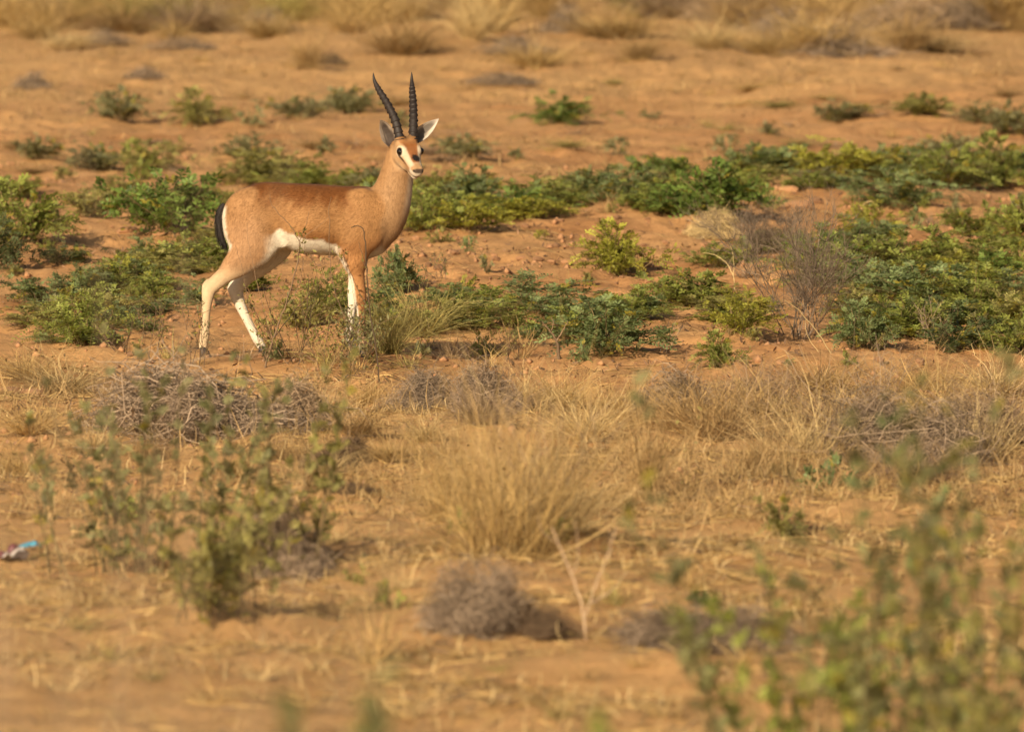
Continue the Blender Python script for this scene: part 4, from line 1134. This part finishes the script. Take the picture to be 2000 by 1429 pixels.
twig_plant('twig_plant', 17, 1480, 850, .26, 8, .9, 6, 3, 0, .014, .003, 'dun', 'olive', 'dun bare twig plant inside the straw field')
twig_plant('twig_plant', 18, 1700, 830, .26, 8, .9, 6, 3, 0, .014, .003, 'ash', 'olive', 'grey bare twig plant inside the straw field')
twig_plant('twig_plant', 19, 740, 1285, .26, 7, .7, 5, 3, 30, .014, .003, 'tan', 'dull', 'tan bare twig plant standing beside the steep grey mound')
twig_plant('twig_plant', 13, 860, 545, .12, 5, .9, 5, 3, 60, .013, .003, 'brown', 'grey', 'faint grey twig plant on the sand slope ahead of the chest')

def drawn(name, px, py, lines, tint, lab, cat, r0=.0022, leaves=0, lt='olive', seed=0):
    """stems laid out branch by branch; lines: polylines of (x, y, z) metres from the root"""
    rng = np.random.RandomState(seed)
    x, y, z = ground_at(px, py)
    e = tag(obj(name, None, None, (x, y, z)), lab, cat)
    Ps = []
    for i, (r, ln) in enumerate(lines):
        P = catmull(ln, 6); P = P + .0012 * rng.randn(*P.shape)
        V, F = tubes(P[None], (r * np.linspace(1, .45, len(P)))[None], 5)
        o = obj('branch', mesh_np('branch', V, [F], [M_twig], {'rnd': np.full(len(V), rng.rand())}), e); o.color = (*TINT[tint], 1)
        q = catmull(ln, 3)[:7] if len(ln) > 2 else np.linspace(ln[0], ln[1], 7)
        Ps.append(np.resize(np.array(P), (7, 3)))
    if leaves:
        o = obj('leaves', leaves_mesh(sparse_leaves(rng, np.array(Ps), leaves, .016, .0035)), e); o.color = (*TINT[lt], 1); o['kind'] = 'stuff'
    return e
drawn('tall_twig', 514, 718, [
    (.0040, [(0, 0, -.02), (.035, 0, .10), (.075, .01, .21), (.118, .01, .35), (.130, 0, .455)]),
    (.0016, [(.130, 0, .455), (.105, 0, .50), (.060, -.01, .55), (.030, -.01, .59), (.026, -.01, .625)]),
    (.0014, [(.130, 0, .455), (.150, .01, .50), (.165, .01, .56)]),
    (.0014, [(.118, .01, .35), (.130, .01, .42), (.150, 0, .47), (.19, 0, .50), (.235, 0, .54)]),
    (.0014, [(.075, .01, .21), (.130, .02, .30), (.145, .02, .40), (.150, .02, .45)]),
    (.0020, [(.035, 0, .10), (.10, -.02, .19), (.165, -.03, .26), (.19, -.03, .33)]),
    (.0012, [(.035, 0, .10), (.0, .0, .22), (-.03, 0, .34), (-.055, 0, .47), (-.058, 0, .52)]),
    (.0012, [(.0, 0, .05), (-.045, 0, .20), (-.075, 0, .36), (-.10, 0, .44)])],
    'brown', 'tall dark branching twig rising in front of the gazelle\'s belly', 'twig', leaves=50, seed=4)
drawn('tall_twig', 742, 752, [
    (.0032, [(0, 0, -.02), (-.012, 0, .12), (-.035, 0, .25), (-.045, 0, .38), (-.052, 0, .50), (-.060, 0, .545), (-.082, 0, .555), (-.10, 0, .550)]),
    (.0016, [(-.045, 0, .38), (-.06, 0, .44), (-.075, 0, .50)]),
    (.0016, [(-.035, 0, .25), (-.09, .01, .36), (-.13, .01, .46)]),
    (.0018, [(-.012, 0, .12), (-.10, -.01, .20), (-.16, -.01, .33), (-.175, 0, .45), (-.178, 0, .60), (-.172, 0, .66)])],
    'brown', 'slim dark twig with a hooked tip crossing the gazelle\'s near foreleg', 'twig', leaves=24, seed=5)
drawn('forked_stub', 1092, 702, [
    (.0085, [(0, 0, -.02), (-.004, 0, .04), (-.014, 0, .075)]), (.0048, [(-.010, 0, .070), (-.035, 0, .105), (-.062, 0, .135)]), (.0036, [(-.012, 0, .06), (.012, 0, .10), (.030, 0, .135)]), (.0025, [(-.03, 0, .10), (-.02, 0, .13), (-.03, .01, .15)])],
    'brown', 'short forked dead stub on the sand beside the largest blue green herb', 'stub', seed=6)
drawn('forked_twig', 1145, 1248, [
    (.0038, [(0, 0, -.02), (-.010, 0, .08), (-.035, 0, .16), (-.070, 0, .24), (-.085, 0, .28)]), (.0030, [(-.004, 0, .05), (.018, 0, .12), (.050, 0, .20), (.075, 0, .28)]),
    (.0024, [(.008, 0, .09), (.060, 0, .12), (.105, 0, .17)]), (.0020, [(-.035, 0, .16), (-.02, 0, .22), (-.03, 0, .30)]), (.0020, [(.050, 0, .20), (.06, 0, .25), (.05, 0, .31)]), (.0020, [(-.07, 0, .24), (-.11, 0, .27), (-.12, 0, .31)])],
    'dun', 'forked dry brown stem standing between the twig mound and the long twig band', 'twig', leaves=14, seed=7)
drawn('grass_stalk', 1440, 600, [
    (.0018, [(0, 0, -.01), (-.012, 0, .10), (-.016, 0, .20)]), (.0018, [(-.012, 0, .11), (-.04, 0, .17), (-.09, 0, .205), (-.14, 0, .215)]), (.0012, [(-.016, 0, .20), (-.05, 0, .15), (-.08, 0, .11)]), (.0012, [(-.016, 0, .20), (-.03, 0, .26)])],
    'pale', 'thin arching straw stalks bent over beside the dead shrub', 'grass', seed=8)
drawn('grass_stalk', 1626, 690, [(.0022, [(0, 0, -.01), (-.06, 0, .08), (-.12, 0, .15), (-.17, 0, .19)]), (.0013, [(-.05, 0, 0), (-.09, 0, .06), (-.10, 0, .12)])],
    'pale', 'straight straw stalk leaning across the foot of the dead shrub', 'grass', seed=9)
drawn('straw_loop', 1700, 428, [(.0022, [(-.035, 0, -.01), (-.04, 0, .035), (-.025, 0, .068), (.005, 0, .075), (.028, .01, .060), (.04, .01, .03)])],
    'pale', 'single straw bent into a loop above the yellow leaved herb', 'grass', seed=10)

# ------------------------------------------------------------------ blurred foreground shrubs
def shrub(seed, px, py, Rr, Hh, nbranch, tint, lab, nleaf=26, group=None, per=2, hv=(.40, .75)):
    """each branch is a part with its leaves below it"""
    rng = np.random.RandomState(seed)
    x, y, z = ground_at(px, py) if py < 1429 else (*px_flat(px, py), 0.0)
    z = float(height(x, y))
    e = tag(obj('leafy_shrub', None, None, (x, y, z)), lab, 'shrub', group)
    for b in range(nbranch):
        s, l = leafy(rng, Rr * .35, Hh * (1.0 if hv[0] > .7 else .65 + .5 * rng.rand()), per, int(nleaf * 1.75), .046, 5, .0145, .0038, upright=.85, low=.10, radius=.0020, hv=hv)
        a = rng.rand() * 6.28; q = Rr * math.sqrt(rng.rand()) * .75
        tl = .45 * q / Rr
        br = obj('branch', stems_mesh(s), e, (q * .8 * math.cos(a), q * .8 * math.sin(a), 0), (-tl * math.sin(a), tl * math.cos(a), 0)); br.color = (.16, .12, .055, 1)
        lv = obj('leaves', leaves_mesh(l), br); lv['kind'] = 'stuff'
        lv.color = (*(np.array(TINT[tint]) * (.8 + .4 * rng.rand())), 1)
    return e
shrub(11, 260, 1120, .46, .68, 21, 'dull', 'tall sparse leafy shrub standing between the litter and the grey twig tangle', 6)
shrub(12, 410, 1188, .40, .32, 14, 'olive', 'low leafy shrub at the foot of the tall sparse one', 7)
shrub(13, 510, 1120, .30, .58, 12, 'olive', 'thin leafy shrub growing through the grey twig tangle', 6)
def near_shrub(seed, px, dist, Hh, Rr, nb, tint, lab, nleaf=34, hv=(.90, .12)):
    shrub(seed, px, 714.5 + (math.degrees(math.atan(CAM_H / dist)) - PITCH) / math.degrees(PX), Rr, Hh, nb, tint, lab, nleaf, hv=hv)
near_shrub(14, 1680, 22.5, .76, .26, 14, 'mid', 'blurred mid green shrub, greenest of the blurred foreground shrubs', 10, (.45, .65))
near_shrub(15, 1840, 22.0, 1.02, .32, 14, 'dull', 'blurred tall dull green shrub behind the blurred mid green one', 8, (.45, .65))
near_shrub(16, 1960, 21.0, 1.0, .32, 14, 'olive', 'blurred olive shrub in the group of blurred foreground shrubs', 8, (.45, .65))
near_shrub(17, 1580, 22.5, 1.00, .22, 8, 'dull', 'very sparse blurred sapling beside the big blurred shrubs', 8, (.5, .6))
near_shrub(18, 2000, 23.5, 1.0, .32, 10, 'blue', 'blurred blue green shrub in the group of blurred foreground shrubs', 8, (.45, .65))
near_shrub(19, 640, 14.0, 1.20, .11, 14, 'dull', 'strongly blurred dull green bush tips before the bare straw ground')
near_shrub(20, 1010, 14.0, 1.11, .08, 8, 'mid', 'strongly blurred brighter green bush tips beside the dull green ones')
x_ = (90 - 1000) * PX * 14.0
e = tag(obj('grass_tussock', None, None, (x_, 14.0, float(height(x_, 14.0)))), 'strongly blurred tall dun grass in front of the plastic litter', 'grass')
o = obj('blades', straw_mesh(tussock(np.random.RandomState(290), 520, .10, 1.36, .10, .04, w=.0018)), e); o.color = (*TINT['dun'], 1); o['kind'] = 'stuff'
for i, (px, py, w) in enumerate([(900, 1040, 70), (700, 1140, 60), (1360, 1190, 60), (760, 1190, 80), (1530, 1050, 110), (1620, 960, 120), (230, 1010, 80), (1100, 1060, 60)]):
    plant('weed', WEED[i % 4], px, py, w, w * .7, ['mid', 'olive', 'blue'][i % 3], 'small weed in the straw of the foreground', 'weed', 'weeds in the foreground straw')

# ------------------------------------------------------------------ litter
def crumpled(name, seed, px, py, sx, sy, sz, mat, lab, dx=0, dy=0, rz=0):
    rng = np.random.RandomState(seed)
    x, y, z = ground_at(px, py)
    n = 22
    u_, v_ = np.meshgrid(np.linspace(-1, 1, n), np.linspace(-1, 1, n), indexing='ij')
    hgt = np.abs(vnoise(u_, v_, 1.6, seed)) * 1.3 + .5 * np.abs(vnoise(u_, v_, 4.0, seed + 1)) + .30 * (1 - u_ ** 2) * (1 - v_ ** 2)
    uu = u_ * sx * (1 + .35 * vnoise(u_, v_, 2, seed + 3)); vv = v_ * sy * (1 + .35 * vnoise(u_, v_, 2, seed + 4))
    top = np.stack([uu, vv, hgt * sz + .006], -1).reshape(-1, 3); bot = top * np.array([1, 1, 1]) - np.array([0, 0, .0016])
    i = np.arange(n * n).reshape(n, n)
    q = np.stack([i[:-1, :-1], i[1:, :-1], i[1:, 1:], i[:-1, 1:]], -1).reshape(-1, 4)
    rim = np.concatenate([i[0], i[1:, -1], i[-1, ::-1][1:], i[::-1, 0][1:]])
    F = [q, q[:, ::-1] + n * n, np.stack([rim[:-1], rim[1:], rim[1:] + n * n, rim[:-1] + n * n], -1)]
    return tag(obj(name, mesh_np(name, np.vstack([top, bot]), F, [mat]), None, (x + dx, y + dy, z), (0, 0, rz)), lab, 'litter')
def foil(name, stops, scale):
    m, nt, b = new_mat(name)
    tc = N(nt, 'ShaderNodeTexCoord').outputs['Object']
    nt.links.new(ramp(nt, noise(nt, scale, 1, tc), stops), b.inputs['Base Color'])
    b.inputs['Roughness'].default_value = .35
    return m
M_wrap = foil('printed_wrapper', [(.36, (.12, .03, .04)), (.44, (.10, .06, .055)), (.47, (.50, .45, .42)), (.51, (.48, .44, .41)), (.54, (.06, .045, .04))], 16)
M_blue = foil('blue_wrapper', [(.35, (.04, .22, .34)), (.52, (.05, .27, .40)), (.56, (.08, .065, .06))], 14)
crumpled('crumpled_wrapper', 51, 22, 1098, .040, .035, .048, M_wrap, 'crumpled maroon and white plastic wrapper lying on the straw', rz=.4)
crumpled('plastic_scrap', 63, 60, 1076, .030, .024, .022, M_blue, 'crumpled bright blue plastic scrap beside the maroon and white wrapper', rz=.3)

# ------------------------------------------------------------------ soil clods
def clod_mesh(seed):
    rng = np.random.RandomState(seed)
    import bmesh
    bm = bmesh.new(); bmesh.ops.create_icosphere(bm, subdivisions=2, radius=1)
    for v_ in bm.verts: v_.co *= .75 + .5 * rng.rand()
    bmesh.ops.scale(bm, vec=(1, .85, .62), verts=bm.verts)
    me = bpy.data.meshes.new('clod'); bm.to_mesh(me); bm.free(); me.materials.append(M_clod)
    return me
CL = [clod_mesh(i) for i in range(6)]
for i in range(190):
    px = RNG.rand() * 2040 - 20; py = 360 + 380 * RNG.rand()
    if i < 90: px = 780 + 560 * RNG.rand(); py = 400 + 190 * RNG.rand()
    x, y, z = ground_at(px, py)
    r = .006 + .016 * RNG.rand() ** 2.2
    o = obj('soil_clod', CL[i % 6], None, (x, y, z + r * .25), (0, 0, RNG.rand() * 6.28), (r * 1.3, r, r))
    o.color = (*(np.array((.36, .185, .085)) * (.5 + .6 * RNG.rand())), 1)
    tag(o, 'small lump of reddish soil lying on the bare sand', 'soil clod', 'soil clods on the bare sand')
for i, (px, py, r) in enumerate([(1555, 402, .05), (1590, 396, .045), (1540, 372, .04), (20, 768, .05), (60, 772, .05), (250, 452, .04), (310, 455, .04)]):
    x, y, z = ground_at(px, py)
    o = obj('soil_lump', CL[i % 6], None, (x, y, z), (0, 0, i * 1.3), (r * 1.5, r, r * .8)); o.color = (.38, .195, .088, 1)
    tag(o, 'fist sized lump of reddish earth breaking from a low bank', 'soil lump', 'earth lumps on the banks')

# thousands of smaller crumbly lumps
rc = np.random.RandomState(12)
n = 9500
x = -3.2 + 6.4 * rc.rand(n); y = 33 + 24 * rc.rand(n)
k_ = rc.rand(n) < np.clip(vnoise(x, y, 1.1, 66) * 2.2 + .5, .06, 1); x, y = x[k_], y[k_]; n = len(x)
o8 = np.array([(1, 0, 0), (0, 1, 0), (-1, 0, 0), (0, -1, 0), (0, 0, 1), (0, 0, -1)], float)
r = (.003 + .016 * rc.rand(n) ** 3.5)[:, None, None]
V = o8[None] * r * (.7 + .6 * rc.rand(n, 6, 1)) + r * .4 * rc.randn(n, 6, 3) * .5 + np.stack([x, y, height(x, y)], 1)[:, None] + r * np.array([0, 0, .4])
f8 = np.array([(0, 1, 4), (1, 2, 4), (2, 3, 4), (3, 0, 4), (1, 0, 5), (2, 1, 5), (3, 2, 5), (0, 3, 5)])
F = (np.arange(n)[:, None, None] * 6 + f8[None]).reshape(-1, 3)
o = obj('soil_crumble', mesh_np('soil_crumble', V.reshape(-1, 3), [F], [M_clod])); o.color = (.34, .175, .080, 1)
tag(o, 'loose crumbly bits of reddish soil on the bare sand', 'soil', kind='stuff')

# ------------------------------------------------------------------ straw litter and stubble (nobody could count it)
def scatter(rng, n, x0, x1, y0, y1, power=1.0):
    x = x0 + (x1 - x0) * rng.rand(n); y = y0 + (y1 - y0) * rng.rand(n)
    cl = np.clip(vnoise(x, y, 1.7, 51) + .7 * vnoise(x, y, 4.5, 52) + .5, 0, 1.2)
    keep = rng.rand(n) < straw_cover(x, y) ** power * (.06 + 1.9 * cl ** 3)
    return x[keep], y[keep]
def litter_mesh(rng, x, y, L, w):
    n = len(x); a = rng.rand(n) * 6.28; l = L * (.4 + .9 * rng.rand(n))
    dx, dy = np.cos(a) * l / 2, np.sin(a) * l / 2
    lift = .003 + .012 * rng.rand(n) ** 2
    e1 = np.stack([x - dx, y - dy, height(x - dx, y - dy) + lift], 1); e2 = np.stack([x + dx, y + dy, height(x + dx, y + dy) + lift + .02 * rng.rand(n) ** 3], 1)
    m_ = (e1 + e2) / 2; m_[:, 2] = np.maximum(m_[:, 2], height(m_[:, 0], m_[:, 1]) + lift)
    P = np.stack([e1, m_, e2], 1)
    V, F = ribbons(P, w * (.5 + rng.rand(n, 1)) * np.array([[.7, 1, .5]]), norm(np.stack([-np.sin(a), np.cos(a), .9 * rng.randn(n)], 1))[:, None])
    return V, [F], {'rnd': np.repeat(rng.rand(n), 6)}
def stubble_mesh(rng, x, y, Hh, w):
    n = len(x); b = np.stack([x, y, height(x, y) - .004], 1)
    d = norm(np.stack([.7 * rng.randn(n), .7 * rng.randn(n), .35 + rng.rand(n)], 1)); l = (Hh * (.3 + rng.rand(n)))[:, None]
    P = np.stack([b, b + d * l * .55, b + d * l * .95 + np.array([0, 0, -.12]) * l + .15 * l * rng.randn(n, 3)], 1)
    V, F = ribbons(P, w * (.5 + rng.rand(n, 1)) * np.array([[1, .8, .3]]), norm(rng.randn(n, 1, 3) * np.array([1, 1, .2])))
    return V, [F], {'rnd': np.repeat(rng.rand(n), 6)}
rg = np.random.RandomState(9)
def stuff(name, data, tint, lab, cat):
    o = obj(name, straw_mesh(data), None); o.color = (*TINT[tint], 1)
    tag(o, lab, cat, kind='stuff')
x, y = scatter(rg, 95000, -2.5, 2.5, 24.5, 39.5, 1.3)
stuff('straw_litter', litter_mesh(rg, x, y, .075, .0016), 'gold', 'fallen straw littering the ground in front of the gazelle', 'straw')
x, y = scatter(rg, 60000, -2.5, 2.5, 24.5, 39.0, 2)
stuff('grass_stubble', stubble_mesh(rg, x, y, .060, .0014), 'pale', 'short dry grass stubble in front of the gazelle', 'dry grass')
x, y = scatter(rg, 42000, -2.7, 2.7, 31.5, 39.2, 2.5)
stuff('dry_grass', stubble_mesh(rg, x, y, .13, .0013), 'tan', 'tangled thin dry grass stalks in the straw field before the green herbs', 'dry grass')
x, y = scatter(rg, 60000, -3.6, 3.6, 39, 60, 1.0)
stuff('straw_litter', litter_mesh(rg, x, y, .06, .0016), 'tan', 'sparse bits of straw on the reddish sand around the gazelle', 'straw')
x, y = scatter(rg, 130000, -6.5, 6.5, 54, 118, 1.2)
stuff('grass_stubble', stubble_mesh(rg, x, y, .075, .0026), 'tan', 'short dry grass at the far end of the field', 'dry grass')
# dark crumbs of dry leaf and dung on the sand
n = 30000
y = 33 + 50 * rg.rand(n) ** 1.2; x = (-.075 + .15 * rg.rand(n)) * y
k_ = rg.rand(n) < np.clip(vnoise(x, y, 1.3, 61) * 2 + .55, .05, 1); x, y = x[k_], y[k_]
d = litter_mesh(rg, x, y, .019, .0045)
o = obj('soil_crumbs', mesh_np('crumbs', d[0], d[1], [M_twig], d[2]), None); o.color = (.15, .085, .045, 1)
tag(o, 'dark crumbs of dry leaf and soil on the reddish sand', 'crumbs', kind='stuff')

# within a set of look-alikes, say which are the larger ones
for grp, items in SIZES.items():
    if len(items) < 5: continue
    med = float(np.median([a for _, a in items]))
    for e, a in items:
        e['label'] = ('larger ' if a > med else 'smaller ') + e['label']

x, y = scatter(rg, 22000, -2.5, 2.5, 24.5, 39.5, 1.0)
d = litter_mesh(rg, x, y, .06, .0020)
o = obj('twig_litter', mesh_np('twig_litter', d[0], d[1], [M_twig], d[2]), None); o.color = (*TINT['brown'], 1)
tag(o, 'dark broken twig bits lying in the straw before the gazelle', 'twig litter', kind='stuff')
